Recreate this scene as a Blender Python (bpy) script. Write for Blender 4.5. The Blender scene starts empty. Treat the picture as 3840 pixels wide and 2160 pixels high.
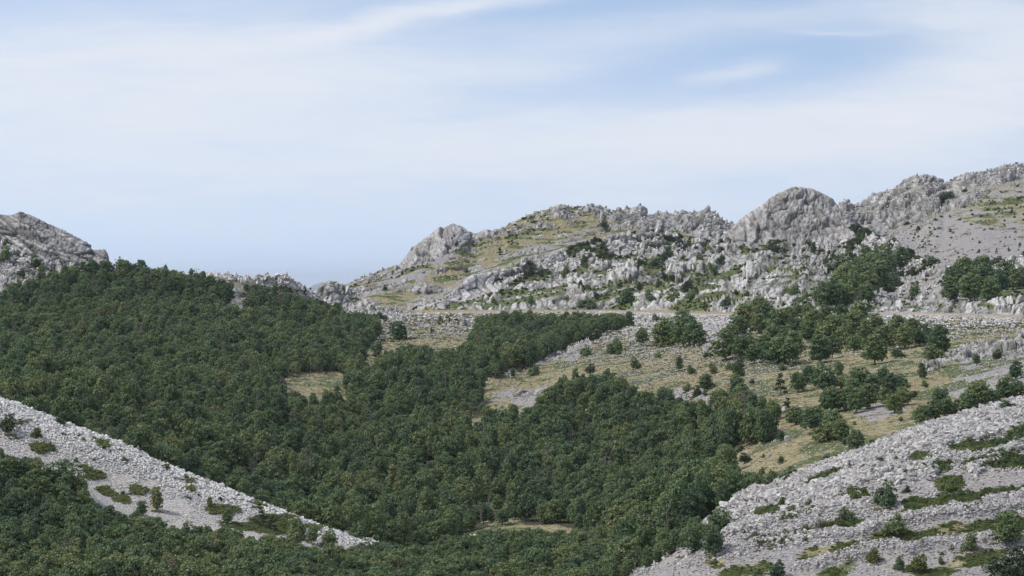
import bpy, bmesh, math, random, time
import numpy as np
from mathutils import Vector, Matrix, Euler

T0 = time.time()
SEED = 7
rng = np.random.default_rng(SEED)
random.seed(SEED)
scene = bpy.context.scene
COL = scene.collection

# ---------------------------------------------------------------- camera model
# The place is laid out in metres: x to the right, y away from the viewpoint, z up, the viewer's eye at z = 0.
# (X, Y) below are bearings read on the photograph, d is the real distance given to each feature.
F = 7304.1
XC, YC = 1288.0, 724.5


def zof(Y, d):
    return d * (YC - Y) / F


# ---------------------------------------------------------------- noise helpers
def _hash(ix, iy, iz, seed):
    h = (ix.astype(np.int64) * 374761393 + iy.astype(np.int64) * 668265263 + iz.astype(np.int64) * 2147483647 + seed * 1274126177) & 0xFFFFFFFF
    h = ((h ^ (h >> 13)) * 1274126177) & 0xFFFFFFFF
    h = ((h ^ (h >> 16)) * 2246822519) & 0xFFFFFFFF
    return (h ^ (h >> 15)) & 0xFFFFFFFF


def _h01(ix, iy, iz, seed):
    return (_hash(ix, iy, iz, seed) / 4294967295.0).astype(np.float32)


def vnoise2(x, y, seed=0):
    xi = np.floor(x); yi = np.floor(y)
    fx = (x - xi).astype(np.float32); fy = (y - yi).astype(np.float32)
    fx = fx * fx * (3 - 2 * fx); fy = fy * fy * (3 - 2 * fy)
    z = np.zeros_like(xi)
    a = _h01(xi, yi, z, seed); b = _h01(xi + 1, yi, z, seed)
    c = _h01(xi, yi + 1, z, seed); d = _h01(xi + 1, yi + 1, z, seed)
    return (a * (1 - fx) + b * fx) * (1 - fy) + (c * (1 - fx) + d * fx) * fy


def fbm2(x, y, oct=4, seed=0, gain=0.5):
    s = 0; a = 1; n = 0
    for o in range(oct):
        s = s + a * vnoise2(x * 2 ** o + 17.3 * o, y * 2 ** o - 9.1 * o, seed + o)
        n += a; a *= gain
    return s / n - 0.5


def vnoise3(x, y, z, seed=0):
    xi = np.floor(x); yi = np.floor(y); zi = np.floor(z)
    fx = (x - xi).astype(np.float32); fy = (y - yi).astype(np.float32); fz = (z - zi).astype(np.float32)
    fx = fx * fx * (3 - 2 * fx); fy = fy * fy * (3 - 2 * fy); fz = fz * fz * (3 - 2 * fz)
    def g(dx, dy, dz):
        return _h01(xi + dx, yi + dy, zi + dz, seed)
    a = (g(0, 0, 0) * (1 - fx) + g(1, 0, 0) * fx) * (1 - fy) + (g(0, 1, 0) * (1 - fx) + g(1, 1, 0) * fx) * fy
    b = (g(0, 0, 1) * (1 - fx) + g(1, 0, 1) * fx) * (1 - fy) + (g(0, 1, 1) * (1 - fx) + g(1, 1, 1) * fx) * fy
    return a * (1 - fz) + b * fz


def worley3(x, y, z, seed=0):
    """F1, F2, the random value of the nearest cell and a randomly tilted facet height inside it."""
    xi = np.floor(x); yi = np.floor(y); zi = np.floor(z)
    f1 = np.full(x.shape, 9.0, np.float32); f2 = f1.copy(); rid = np.zeros(x.shape, np.float32); fac = rid.copy()
    for dx in (-1, 0, 1):
        for dy in (-1, 0, 1):
            for dz in (-1, 0, 1):
                cx, cy, cz = xi + dx, yi + dy, zi + dz
                h = _hash(cx, cy, cz, seed)
                ox = cx + (h & 1023) / 1023.0 - x; oy = cy + ((h >> 10) & 1023) / 1023.0 - y; oz = cz + ((h >> 20) & 1023) / 1023.0 - z
                dd = (ox ** 2 + oy ** 2 + oz ** 2).astype(np.float32)
                near = dd < f1
                f2 = np.where(near, f1, np.minimum(f2, dd))
                rid = np.where(near, ((h >> 7) & 4095) / 4095.0, rid).astype(np.float32)
                fac = np.where(near, ox * (((h >> 3) & 255) / 127.5 - 1) + oz * (((h >> 12) & 255) / 127.5 - 1) + oy * (((h >> 17) & 255) / 127.5 - 1) * .5, fac).astype(np.float32)
                f1 = np.where(near, dd, f1)
    return np.sqrt(f1), np.sqrt(f2), rid, fac


def sstep(a, b, x):
    t = np.clip((x - a) / (b - a), 0, 1)
    return t * t * (3 - 2 * t)


def inpoly(px, py, poly):
    c = np.zeros(px.shape, bool)
    n = len(poly)
    j = n - 1
    for i in range(n):
        xi, yi = poly[i]; xj, yj = poly[j]
        if yi != yj:
            c ^= ((yi > py) != (yj > py)) & (px < (xj - xi) * (py - yi) / (yj - yi) + xi)
        j = i
    return c


# crops used when reading positions off the photograph
def k1(x, y): return (x * .3333, 469.6 + y * .3333)
def k2(x, y): return (858.7 + x * .3333, 469.6 + y * .3333)
def k3(x, y): return (1717.4 + x * .3333, 389.1 + y * .3333)
def k4(x, y): return (x * .3426, 952.6 + y * .3426)
def k5(x, y): return (858.7 + x * .3426, 952.6 + y * .3426)
def k6(x, y): return (1717.4 + x * .398, 872.1 + y * .398)
KS = {1: (k1, .3333), 2: (k2, .3333), 3: (k3, .3333), 4: (k4, .3426), 5: (k5, .3426), 6: (k6, .398)}

# ---------------------------------------------------------------- terrain profile curves (bearing X, bearing Y, distance)
CUR = {}
CUR['A'] = [(-900, 1480, 350), (0, 1480, 350), (900, 1480, 368), (1300, 1480, 382), (1500, 1480, 352), (1590, 1480, 328), (1640, 1480, 322), (1800, 1480, 316), (2576, 1480, 312), (3476, 1480, 300)]
CUR['B'] = [(-900, 1080, 405), (-100, 1130, 412), (0, 1140, 412), (200, 1205, 412), (300, 1265, 410), (480, 1310, 408), (640, 1340, 408), (760, 1370, 410), (900, 1400, 415), (1200, 1410, 425), (1500, 1400, 390), (1640, 1445, 338), (1800, 1365, 338), (2000, 1320, 338), (2200, 1265, 340), (2400, 1220, 342), (2576, 1190, 344), (3476, 1050, 360)]
CUR['C'] = [(-900, 700, 440), (-200, 930, 430), (0, 1005, 430), (60, 1027, 430), (200, 1082, 430), (310, 1124, 430), (352, 1144, 430), (400, 1167, 430), (600, 1247, 432), (800, 1327, 435), (960, 1377, 440), (1050, 1395, 445), (1200, 1350, 470), (1400, 1340, 470), (1560, 1400, 420), (1640, 1430, 348), (1720, 1350, 354), (1820, 1285, 360), (1900, 1242, 362), (2000, 1198, 364), (2200, 1122, 368), (2340, 1063, 374), (2460, 1030, 380), (2576, 1003, 385), (2776, 950, 395), (3476, 800, 420)]
CUR['D'] = [(-900, 1120, 480), (0, 1120, 480), (400, 1260, 480), (800, 1400, 482), (1000, 1400, 485), (1200, 1310, 510), (1250, 1265, 530), (1500, 1290, 500), (1650, 1330, 430), (1820, 1310, 400), (2000, 1220, 402), (2200, 1150, 404), (2340, 1090, 410), (2460, 1060, 415), (2576, 1040, 420), (3476, 900, 470)]
CUR['E'] = [(-900, 950, 560), (0, 1000, 560), (300, 1040, 580), (600, 1130, 580), (800, 1200, 590), (900, 1190, 600), (1200, 1150, 610), (1500, 1140, 600), (1700, 1150, 540), (1850, 1130, 480), (2000, 1100, 462), (2200, 1050, 470), (2400, 1010, 480), (2576, 960, 480), (3476, 830, 540)]
CUR['F'] = [(-900, 820, 760), (0, 850, 760), (300, 870, 760), (600, 920, 750), (800, 965, 730), (900, 975, 730), (1100, 960, 730), (1210, 948, 720), (1340, 985, 690), (1500, 945, 690), (1700, 960, 640), (1900, 965, 580), (2100, 960, 560), (2300, 925, 560), (2576, 870, 570), (3476, 740, 640)]
CUR['G'] = [(-900, 690, 880), (0, 740, 880), (300, 770, 890), (600, 800, 900), (800, 830, 910), (950, 860, 920), (1050, 850, 930), (1200, 850, 930), (1400, 860, 900), (1500, 860, 860), (1700, 862, 780), (1800, 850, 740), (2000, 850, 700), (2200, 860, 680), (2400, 850, 670), (2576, 835, 670), (3476, 800, 740)]
CUR['G2'] = [(-900, 600, 925), (-200, 640, 925), (0, 650, 925), (100, 655, 925), (200, 668, 928), (280, 682, 930), (400, 712, 935), (560, 722, 945), (740, 740, 970), (800, 770, 990), (900, 802, 1010), (1000, 805, 1030), (1050, 815, 1030), (1500, 810, 980), (1800, 815, 880), (2000, 812, 820), (2300, 812, 780), (2576, 818, 760), (3476, 850, 840)]
CUR['H'] = [(-900, 400, 950), (-100, 520, 945), (0, 537, 945), (25, 540, 945), (50, 531, 945), (75, 539, 945), (110, 556, 945), (160, 580, 945), (180, 590, 945), (225, 619, 945), (232, 629, 945), (262, 629, 945), (272, 637, 945), (276, 652, 945), (284, 676, 945), (350, 694, 950), (460, 702, 955), (500, 690, 958), (560, 690, 960), (650, 692, 965), (720, 697, 970), (745, 706, 975), (752, 725, 980), (790, 748, 1000), (830, 772, 1020), (900, 790, 1040), (1000, 797, 1060), (1030, 791, 1080), (1500, 789, 1030), (1800, 797, 930), (2000, 798, 860), (2300, 798, 820), (2400, 801, 805), (2576, 807, 790), (3476, 830, 870)]
CUR['J'] = [(-900, 900, 1250), (740, 900, 1250), (780, 800, 1120), (800, 790, 1120), (900, 795, 1120), (1000, 793, 1112), (1060, 783, 1112), (1130, 765, 1130), (1300, 735, 1140), (1500, 700, 1150), (1700, 690, 1150), (1850, 690, 1140), (2000, 680, 1120), (2100, 690, 1080), (2200, 720, 1000), (2300, 745, 950), (2400, 745, 900), (2576, 720, 880), (3476, 650, 960)]
CUR['J2'] = [(-900, 930, 1350), (740, 890, 1350), (775, 780, 1140), (830, 770, 1145), (900, 785, 1150), (1000, 791, 1122), (1060, 782, 1122), (1130, 752, 1150), (1160, 742, 1162), (1190, 735, 1168), (1300, 705, 1190), (1480, 635, 1250), (1700, 622, 1290), (1850, 618, 1300), (2000, 606, 1300), (2100, 616, 1290), (2200, 640, 1220), (2300, 680, 1100), (2400, 700, 990), (2576, 670, 960), (3476, 550, 1030)]
CUR['K'] = [(-900, 950, 1400), (740, 900, 1400), (775, 748, 1150), (790, 738, 1155), (812, 716, 1160), (830, 706, 1160), (850, 710, 1165), (870, 722, 1170), (900, 750, 1170), (950, 772, 1165), (1000, 788, 1135), (1060, 780, 1135), (1130, 742, 1160), (1160, 716, 1170), (1175, 700, 1175), (1190, 692, 1180), (1290, 681, 1200), (1320, 661, 1220), (1400, 646, 1250), (1480, 607, 1280), (1560, 591, 1300), (1640, 586, 1310), (1720, 598, 1320), (1800, 605, 1330), (1835, 580, 1330), (1860, 553, 1330), (1900, 524, 1330), (1920, 513, 1330), (1935, 498, 1330), (1960, 486, 1330), (1980, 477, 1330), (2000, 472, 1330), (2040, 474, 1330), (2060, 481, 1330), (2095, 500, 1330), (2110, 520, 1328), (2125, 545, 1320), (2150, 568, 1300), (2200, 595, 1260), (2250, 615, 1220), (2300, 642, 1150), (2340, 662, 1080), (2380, 672, 1040), (2450, 665, 1010), (2576, 640, 1000), (2776, 600, 1000), (3476, 480, 1080)]
CUR['L0'] = [(-900, 960, 1550), (740, 920, 1500), (800, 800, 1350), (870, 760, 1330), (1000, 765, 1320), (1100, 740, 1350), (1200, 690, 1400), (1300, 660, 1420), (1400, 635, 1450), (1500, 600, 1480), (1600, 580, 1520), (1700, 580, 1550), (1800, 595, 1550), (1900, 600, 1550), (2100, 600, 1600), (2200, 600, 1600), (2300, 640, 1500), (2350, 668, 1400), (2450, 660, 1350), (2576, 645, 1350), (3476, 500, 1400)]
CUR['L'] = [(-900, 980, 1700), (730, 960, 1700), (775, 790, 1500), (800, 745, 1450), (860, 722, 1420), (870, 716, 1430), (930, 691, 1470), (1000, 667, 1500), (1015, 650, 1515), (1040, 622, 1530), (1060, 606, 1535), (1100, 580, 1550), (1125, 568, 1550), (1140, 563, 1550), (1158, 570, 1550), (1180, 585, 1560), (1200, 588, 1565), (1225, 578, 1570), (1240, 580, 1580), (1262, 576, 1590), (1330, 541, 1640), (1400, 522, 1680), (1420, 517, 1680), (1440, 524, 1685), (1500, 521, 1700), (1540, 530, 1700), (1560, 530, 1700), (1600, 531, 1695), (1620, 532, 1690), (1640, 540, 1690), (1655, 532, 1688), (1690, 540, 1684), (1720, 530, 1680), (1745, 537, 1675), (1770, 527, 1670), (1800, 540, 1660), (1830, 560, 1650), (1860, 575, 1650), (1950, 570, 1700), (2100, 540, 1800), (2115, 515, 1850), (2130, 505, 1850), (2140, 512, 1870), (2150, 516, 1900), (2170, 508, 1920), (2200, 489, 1950), (2250, 475, 1950), (2262, 463, 1950), (2280, 456, 1950), (2300, 448, 1950), (2330, 443, 1950), (2350, 450, 1955), (2375, 463, 1960), (2400, 458, 1970), (2450, 440, 2000), (2576, 415, 2050), (2776, 365, 2100), (3476, 230, 2200)]


def interp_curve(name, X):
    a = np.array(CUR[name], float)
    return np.interp(X, a[:, 0], a[:, 1]), np.interp(X, a[:, 0], a[:, 2])


STEP = 1.9
Xs = np.concatenate([np.linspace(-900, -240, 40)[:-1], np.arange(-240, 2820, STEP), np.linspace(2820, 3476, 40)])
NX = len(Xs)


def gsm(v, sigma):
    k = np.arange(-30, 31)
    w = np.exp(-k ** 2 / (2 * sigma ** 2)); w /= w.sum()
    return np.convolve(np.pad(v, 30, mode='edge'), w, mode='valid')


D, Z, names = [], [], []


def add_curve(name, d, z):
    if D:
        d = np.maximum(d, D[-1] + 2.0)
    D.append(d); Z.append(z); names.append(name)


add_curve('n0', np.full(NX, 2.0), np.full(NX, -1.7))
add_curve('n1', np.full(NX, 40.0), np.full(NX, -14.0))
add_curve('n2', np.full(NX, 190.0), np.full(NX, -30.0))
for nm in ('A', 'B', 'C', 'D', 'E', 'F', 'G', 'G2'):
    Y, d = interp_curve(nm, Xs)
    if nm not in ('C', 'G2'):
        Y = gsm(Y, 14)
    d = gsm(d, 8)
    add_curve(nm, d, zof(Y, d))
Y, d = interp_curve('H', Xs)
d = gsm(d, 6)
zH = zof(Y, d)
add_curve('H', d, zH)
right = sstep(985, 1040, Xs)
add_curve('H2', d + 7, zH - 1.2 * (1 - right))
Yh, dh = np.interp(Xs, [-900, 700, 760, 1000], [880, 880, 830, 810]), np.interp(Xs, [-900, 700, 1000], [1120, 1110, 1090])
add_curve('H3', np.where(right > .5, d + 10.5, np.maximum(dh, d + 10)), (1 - right) * zof(Yh, np.maximum(dh, d + 10)) + right * (zH + 1.6))
for nm in ('J', 'J2', 'K'):
    Y, d = interp_curve(nm, Xs)
    if nm != 'K':
        Y = gsm(Y, 10)
    d = gsm(d, 6)
    add_curve(nm, d, zof(Y, d))
drop = np.interp(Xs, [740, 800, 1060, 1130, 1800, 1860, 2100, 2300, 2576], [6, 6, 3, 1.2, 3, 10, 16, 12, 12])
add_curve('K2', D[-1] + 42, Z[-1] - drop)
for nm in ('L0', 'L'):
    Y, d = interp_curve(nm, Xs)
    if nm == 'L0':
        Y = gsm(Y, 10)
    d = gsm(d, 6)
    add_curve(nm, d, zof(Y, d))
add_curve('M', D[-1] + 350, Z[-1] - 130)
add_curve('P', np.full(NX, 5200.0), np.full(NX, -690.0))
D = np.array(D); Z = np.array(Z)
NC = len(D)
SEGI = {n: i for i, n in enumerate(names)}
YP = YC - F * Z / D

# monotone cubic (PCHIP) slopes along distance, in every column
h = np.diff(D, axis=0); dl = np.diff(Z, axis=0) / h
m = np.zeros_like(Z)
w1 = 2 * h[1:] + h[:-1]; w2 = h[1:] + 2 * h[:-1]
same = dl[1:] * dl[:-1] > 0
with np.errstate(divide='ignore', invalid='ignore'):
    hm = (w1 + w2) / (w1 / dl[:-1] + w2 / dl[1:])
m[1:-1] = np.where(same, hm, 0)
m[0] = dl[0]; m[-1] = dl[-1]

infr = (Xs > -20) & (Xs < 2600)
rows_d, rows_z, rows_s = [], [], []
for i in range(NC - 1):
    span = np.max(np.where(infr, np.clip(YP[i], 380, 1500) - np.clip(YP[i + 1], 380, 1500), 0))
    n = int(np.clip(span / 1.45, 8, 170))
    if names[i] in ('n0', 'n1', 'n2', 'M', 'H', 'H2'):
        n = 6
    for k in range(n if i < NC - 2 else n + 1):
        t = k / n
        t2, t3 = t * t, t * t * t
        rows_d.append(D[i] + t * h[i])
        rows_z.append((2 * t3 - 3 * t2 + 1) * Z[i] + (t3 - 2 * t2 + t) * h[i] * m[i] + (-2 * t3 + 3 * t2) * Z[i + 1] + (t3 - t2) * h[i] * m[i + 1])
        rows_s.append(i + t)
GD = np.array(rows_d); GZ = np.array(rows_z); GS = np.array(rows_s)
NR = len(GD)
GXb = np.broadcast_to(Xs, GD.shape)
GX = GD * (Xs - XC) / F
print('grid', NR, NX, NR * NX, time.time() - T0)

segrow = GS[:, None] + np.zeros((1, NX))
S = lambda n: SEGI[n]
# road bench flattening and gentle relief
onroad = (np.abs(segrow - (S('H') + .6)) < 1.3) * right[None, :]
far = np.clip(GD / 900, .3, 1.2)
relief = fbm2(GX / 34 + 5, GD / 34, 4, 3) * 3.2 * far + fbm2(GX / 9, GD / 9, 3, 11) * 1.0 * far
crestdamp = np.ones_like(GD)
for cn in ('C', 'H', 'K', 'L'):
    crestdamp = np.minimum(crestdamp, np.clip(np.abs(segrow - S(cn)) * 2.2 + .12, 0, 1))
relief *= crestdamp * (1 - np.clip(onroad, 0, 1)) * sstep(60, 250, GD)
GZ = GZ + relief
BY = YC - F * GZ / GD            # bearing of the undisturbed ground
P0 = np.stack([GX, GD, GZ], -1)

# ---------------------------------------------------------------- what covers the ground
wx = (fbm2(GXb / 30, BY / 15, 4, 21, .6) * 46); wy = (fbm2(GXb / 30 + 40, BY / 15, 4, 22, .6) * 22)
WX, WY = GXb + wx, BY + wy


def pm(poly, conv=None, soft=True):
    p = [conv(*q) for q in poly] if conv else poly
    return inpoly(WX if soft else GXb, WY if soft else BY, p).astype(np.float32)


def ell(cx, cy, w, hh, conv=None, s=1.0, rise=0.0):
    if conv:
        cx, cy = conv(cx, cy)
    u = (WX - cx) / (w * s / 2); v = (WY - cy + rise * (WX - cx)) / (hh * s / 2)
    return sstep(1.15, .75, np.sqrt(u * u + v * v)).astype(np.float32)


front = segrow < S('C') + .02
mid = (segrow >= S('C') + .02) & (segrow < S('H') + .01)
karst = (segrow >= S('H')) & (segrow < S('K') + .3)
back = segrow >= S('K') + .3

FOREST_FRONT = [(-160, 1080), (0, 1130), (60, 1135), (130, 1160), (200, 1180), (212, 1240), (260, 1262), (330, 1278), (400, 1300), (470, 1318), (560, 1325), (640, 1325), (720, 1342), (780, 1362), (860, 1372), (940, 1365), (1060, 1375), (1130, 1350), (1300, 1330), (1480, 1330), (1640, 1290), (1800, 1300), (1838, 1330), (1830, 1385), (1740, 1400), (1640, 1425), (1590, 1449), (1560, 1520), (-160, 1520)]
FOREST_MID = [(-160, 680), (0, 712), (60, 682), (180, 655), (330, 652), (450, 664), (560, 690), (700, 718), (800, 754), (900, 784), (950, 794), (958, 835), (920, 872), (905, 905), (940, 930), (960, 830 + 60), (1010, 850 + 20), (1045, 872), (1130, 880), (1190, 850), (1195, 800), (1260, 785), (1420, 792), (1570, 788), (1560, 820), (1490, 842), (1400, 882), (1330, 912), (1260, 942), (1190, 945), (1200, 962), (1235, 990), (1285, 1002), (1370, 988), (1420, 938), (1560, 940), (1592, 978), (1680, 962), (1705, 990), (1780, 1005), (1815, 985), (1850, 950), (1892, 990), (1962, 1030), (1962, 1090), (1860, 1112), (1800, 1142), (1810, 1172), (1900, 1192), (2000, 1182), (1930, 1240), (1820, 1284), (1760, 1340), (1640, 1400), (1400, 1400), (1000, 1400), (-160, 1060)]
CLEAR = [
    [(712, 955), (735, 935), (830, 928), (890, 950), (905, 966), (830, 976), (735, 990), (712, 978)],
    [(560, 737), (590, 727), (640, 748), (668, 770), (640, 776), (600, 762), (528, 752)],
    [(505, 684), (600, 690), (720, 700), (752, 730), (700, 722), (600, 706), (540, 700)],
    [(1205, 1254), (1318, 1256), (1326, 1268), (1262, 1278), (1215, 1272)],
    [(945, 1335), (1060, 1302), (1072, 1322), (1000, 1347), (950, 1345)],
    [(560, 780), (610, 780), (600, 795), (560, 792)],
    [(1115, 1382), (1160, 1378), (1170, 1396), (1125, 1400)],
    [(1225, 1010), (1290, 975), (1300, 990), (1300, 1020), (1250, 1030)],
    [(1285, 985), (1372, 968), (1368, 1000), (1330, 1010), (1320, 1040), (1300, 1035)],
    [(1455, 985), (1500, 990), (1475, 1030), (1455, 1015)],
    [(1470, 1035), (1520, 1040), (1510, 1050), (1475, 1048)],
    [(0, 640), (60, 668), (105, 680), (70, 700), (0, 735), (-160, 735), (-160, 640)],
    [(1185, 1050), (1225, 1035), (1222, 1050), (1195, 1062)],
]
CLUMPS = [
    ('the wood below the road and right of the pass', [(1822, 800), (1900, 752), (2050, 762), (2150, 772), (2250, 792), (2330, 802), (2400, 850), (2380, 880), (2250, 862), (2230, 890), (2100, 880), (2000, 890), (1900, 908), (1822, 892), (1815, 850)]),
    ('the thicket climbing the foot of the dome crag', [(2110, 612), (2180, 602), (2260, 632), (2312, 650), (2245, 682), (2250, 722), (2205, 732), (2180, 768), (2060, 772), (2050, 742), (2100, 692)]),
    ('the dark grove on the grey slope above the road', [(2360, 702), (2400, 667), (2480, 657), (2576, 642), (2720, 640), (2580, 702), (2500, 742), (2420, 752), (2360, 742)]),
    ('the round grove in the middle of the stony meadow', [(1990, 952), (2030, 922), (2082, 942), (2092, 982), (2002, 982)]),
    ('the loose grove reaching down from the grey scree', [(2052, 982), (2142, 922), (2205, 907), (2292, 942), (2292, 992), (2250, 1032), (2182, 1032), (2102, 1032), (2062, 1002)]),
    ('the grove at the upper edge of the lower meadow', [(1982, 1062), (2012, 1012), (2082, 1022), (2142, 1052), (2122, 1102), (2082, 1082), (2002, 1082)]),
    ('the dense grove just behind the right scree crest', [(2302, 1032), (2322, 987), (2402, 992), (2442, 972), (2522, 962), (2640, 982), (2640, 1012), (2462, 1042), (2352, 1082), (2312, 1072)]),
    ('the big grove standing just below the road', [(1662, 862), (1682, 792), (1742, 792), (1782, 832), (1772, 867)]),
]


def forest_at(X, Y, d, seg):
    """True where a tree whose crown is centred at bearing X, Y belongs."""
    jx = X + fbm2(X / 34, Y / 20, 3, 31) * 42; jy = Y + fbm2(X / 34 + 9, Y / 20, 3, 32) * 24
    fr = inpoly(jx, jy, FOREST_FRONT) & (seg < S('C') + .35) & ((X > 960) | (seg < S('B') + .45)) & ((X < 1500) | (d > 335))
    md = inpoly(jx, jy, FOREST_MID) & (((seg >= S('C') + .3) & (d > 440)) | ((X > 1560) & (seg > S('C') + .12))) & (seg < S('H') - .02)
    for c in CLEAR:
        md &= ~inpoly(jx, jy, c)
    return fr | md


def fmask(hm):
    return forest_at(GXb.ravel(), (BY - hm * F / np.maximum(GD, 100)).ravel(), GD.ravel(), segrow.ravel()).reshape(GD.shape)


fm = (fmask(.9) & fmask(3.4) & ~((GXb > 1540) & (segrow < S('C') + .3))).astype(np.float32)

rock = np.zeros_like(GD, dtype=np.float32)
kind_crag = np.zeros_like(rock)
green = np.zeros_like(rock); dry = np.zeros_like(rock); scree = np.zeros_like(rock)
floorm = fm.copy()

n1 = fbm2(GX / 7, GD / 7, 4, 41); n2 = fbm2(GX / 18 + 3, GD / 18, 4, 42); n3 = fbm2(GX / 3, GD / 3, 3, 43)

# --- front left spur: white scree
lf = front & (GXb < 1300)
scree += lf * (1 - fm)
LGRASS = [(270, 420, 100, 70), (310, 505, 140, 60), (1040, 810, 150, 90), (760, 830, 130, 60), (880, 735, 160, 60), (1270, 825, 95, 40), (1320, 920, 95, 50), (700, 700, 160, 80), (1260, 950, 300, 90), (1620, 960, 200, 60), (1860, 930, 90, 50), (2000, 1030, 300, 60), (1900, 1090, 500, 70), (900, 890, 160, 60), (620, 650, 60, 40), (200, 330, 120, 45), (740, 480, 70, 40), (1380, 770, 60, 80), (1090, 760, 130, 50), (2150, 1240, 300, 60), (2290, 1090, 120, 40)]
gl = np.zeros_like(rock)
for e in LGRASS:
    gl = np.maximum(gl, ell(*e, conv=k4, s=.3426 * 1.15))
gl *= lf
green = np.maximum(green, gl * sstep(-.02, .12, n1 + .03))
dry = np.maximum(dry, gl * .6)
# --- front right slope
rf = front & (GXb >= 1500)
RGRASS = [(1890, 630, 330, 45, .1), (2060, 725, 430, 65, .1), (1570, 785, 230, 45, .25), (1850, 950, 640, 70, .12), (1450, 1000, 130, 80, 0), (900, 825, 190, 28, .45), (740, 1060, 190, 45, .3), (1110, 935, 110, 70, 0), (860, 1160, 260, 55, .25), (560, 1235, 280, 70, .1), (1350, 1215, 330, 80, .1), (1680, 1165, 330, 75, .15), (2010, 1135, 360, 90, .1), (960, 1290, 430, 80, .15), (1850, 1345, 330, 70, .15), (420, 1412, 320, 75, .1), (310, 1130, 110, 35, .4), (1680, 870, 130, 80, 0), (2130, 570, 90, 110, 0), (1840, 1015, 130, 35, 0), (1500, 695, 80, 18, .1), (1220, 765, 70, 18, .3), (200, 1360, 120, 60, 0), (960, 1430, 160, 50, 0), (1100, 1120, 130, 40, 0), (580, 1050, 130, 50, 0), (1600, 1430, 240, 50, .1), (2100, 1420, 200, 60, 0)]
gr = np.zeros_like(rock)
for cx, cy, w, hh, rise in RGRASS:
    gr = np.maximum(gr, ell(cx, cy, w, hh, conv=k6, s=.398 * 1.22, rise=rise))
gr *= rf
scree = np.maximum(scree, rf * (1 - gr) * (1 - fm))
green = np.maximum(green, gr * sstep(-.2, -.06, n1 + .05))
dry = np.maximum(dry, gr)
# sparse low herbs among the stones
green = np.maximum(green, front * scree * sstep(.20, .27, n1) * .7)
dry = np.maximum(dry, front * scree * sstep(.17, .25, n2) * .5)

# --- middle: stony meadow
md = mid & (GXb > 640)
dry = np.maximum(dry, md * 1.0)
green = np.maximum(green, md * sstep(.0, .11, n1 + n2 * .5))
scree = np.maximum(scree, md * sstep(.05, .16, -n1 * .8 + n3 * .35 - .03) * .8)
SC = [[(1190, 945), (1270, 936), (1300, 905), (1400, 872), (1510, 836), (1520, 852), (1450, 900), (1360, 915), (1280, 948), (1200, 952)],
      [(1280, 990), (1372, 966), (1370, 1000), (1320, 1040)], [(1225, 1010), (1290, 975), (1295, 1000)],
      [(1455, 985), (1500, 990), (1475, 1030)], [(1670, 985), (1760, 975), (1790, 1000), (1700, 1010)],
      [(1750, 800), (1830, 800), (1815, 890), (1770, 880)],
      [(2440, 880), (2700, 880), (2700, 950), (2560, 970), (2450, 1000), (2380, 1000), (2400, 950)],
      [(2130, 1030), (2230, 1010), (2290, 1030), (2200, 1060)], [(2220, 640), (2240, 640), (2240, 640)]]
sm = np.zeros_like(rock)
for p in SC:
    sm = np.maximum(sm, pm(p))
sm *= mid
scree = np.maximum(scree, sm); dry *= (1 - sm * .8); green *= (1 - sm * sstep(.16, .05, n1))
RK = [[(1240, 940), (1300, 907), (1400, 874), (1505, 838), (1505, 850), (1400, 905), (1300, 935)], [(1290, 985), (1368, 970), (1360, 992), (1300, 1000)],
      [(2310, 912), (2350, 888), (2420, 870), (2480, 858), (2600, 830), (2720, 820), (2720, 860), (2500, 905), (2440, 905), (2330, 935)],
      [(505, 684), (600, 688), (720, 694), (752, 708), (752, 742), (700, 726), (600, 708), (540, 700)],
      [(560, 737), (590, 725), (640, 748), (668, 772), (640, 778), (600, 764), (528, 752)],
      [(752, 740), (800, 760), (900, 795), (1010, 800), (1010, 812), (900, 815), (790, 790)],
      [(-900, 520), (0, 590), (150, 640), (300, 655), (320, 690), (180, 700), (60, 745), (0, 760), (-900, 760)],
      [(560, 780), (610, 780), (600, 797), (560, 794)], [(1115, 1382), (1160, 1378), (1170, 1396), (1125, 1400)],
      [(1000, 800), (1190, 806), (1195, 825), (1130, 830), (1050, 818), (1000, 812)]]
rm = np.zeros_like(rock)
for p in RK:
    rm = np.maximum(rm, pm(p))
rock = np.maximum(rock, rm * mid * sstep(-.2, -.08, n1))
CRAG_LEFT = [(-900, 300), (-900, 640), (0, 606), (60, 640), (170, 668), (272, 668), (300, 690), (300, 500)]
cl = pm(CRAG_LEFT) * (segrow > S('G') + .5) * (segrow < S('H2') + .5)
rock = np.maximum(rock, cl); kind_crag = np.maximum(kind_crag, cl)
rock = np.maximum(rock, ((segrow > S('H') - .35) & (segrow < S('H3')) & (GXb > 490) & (GXb < 1015)).astype(np.float32))
bank = mid * (segrow > S('G2') + .3) * (GXb > 1010)
dry = np.maximum(dry, bank * .9); scree *= (1 - bank * .7); rock *= (1 - .6 * bank)
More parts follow.
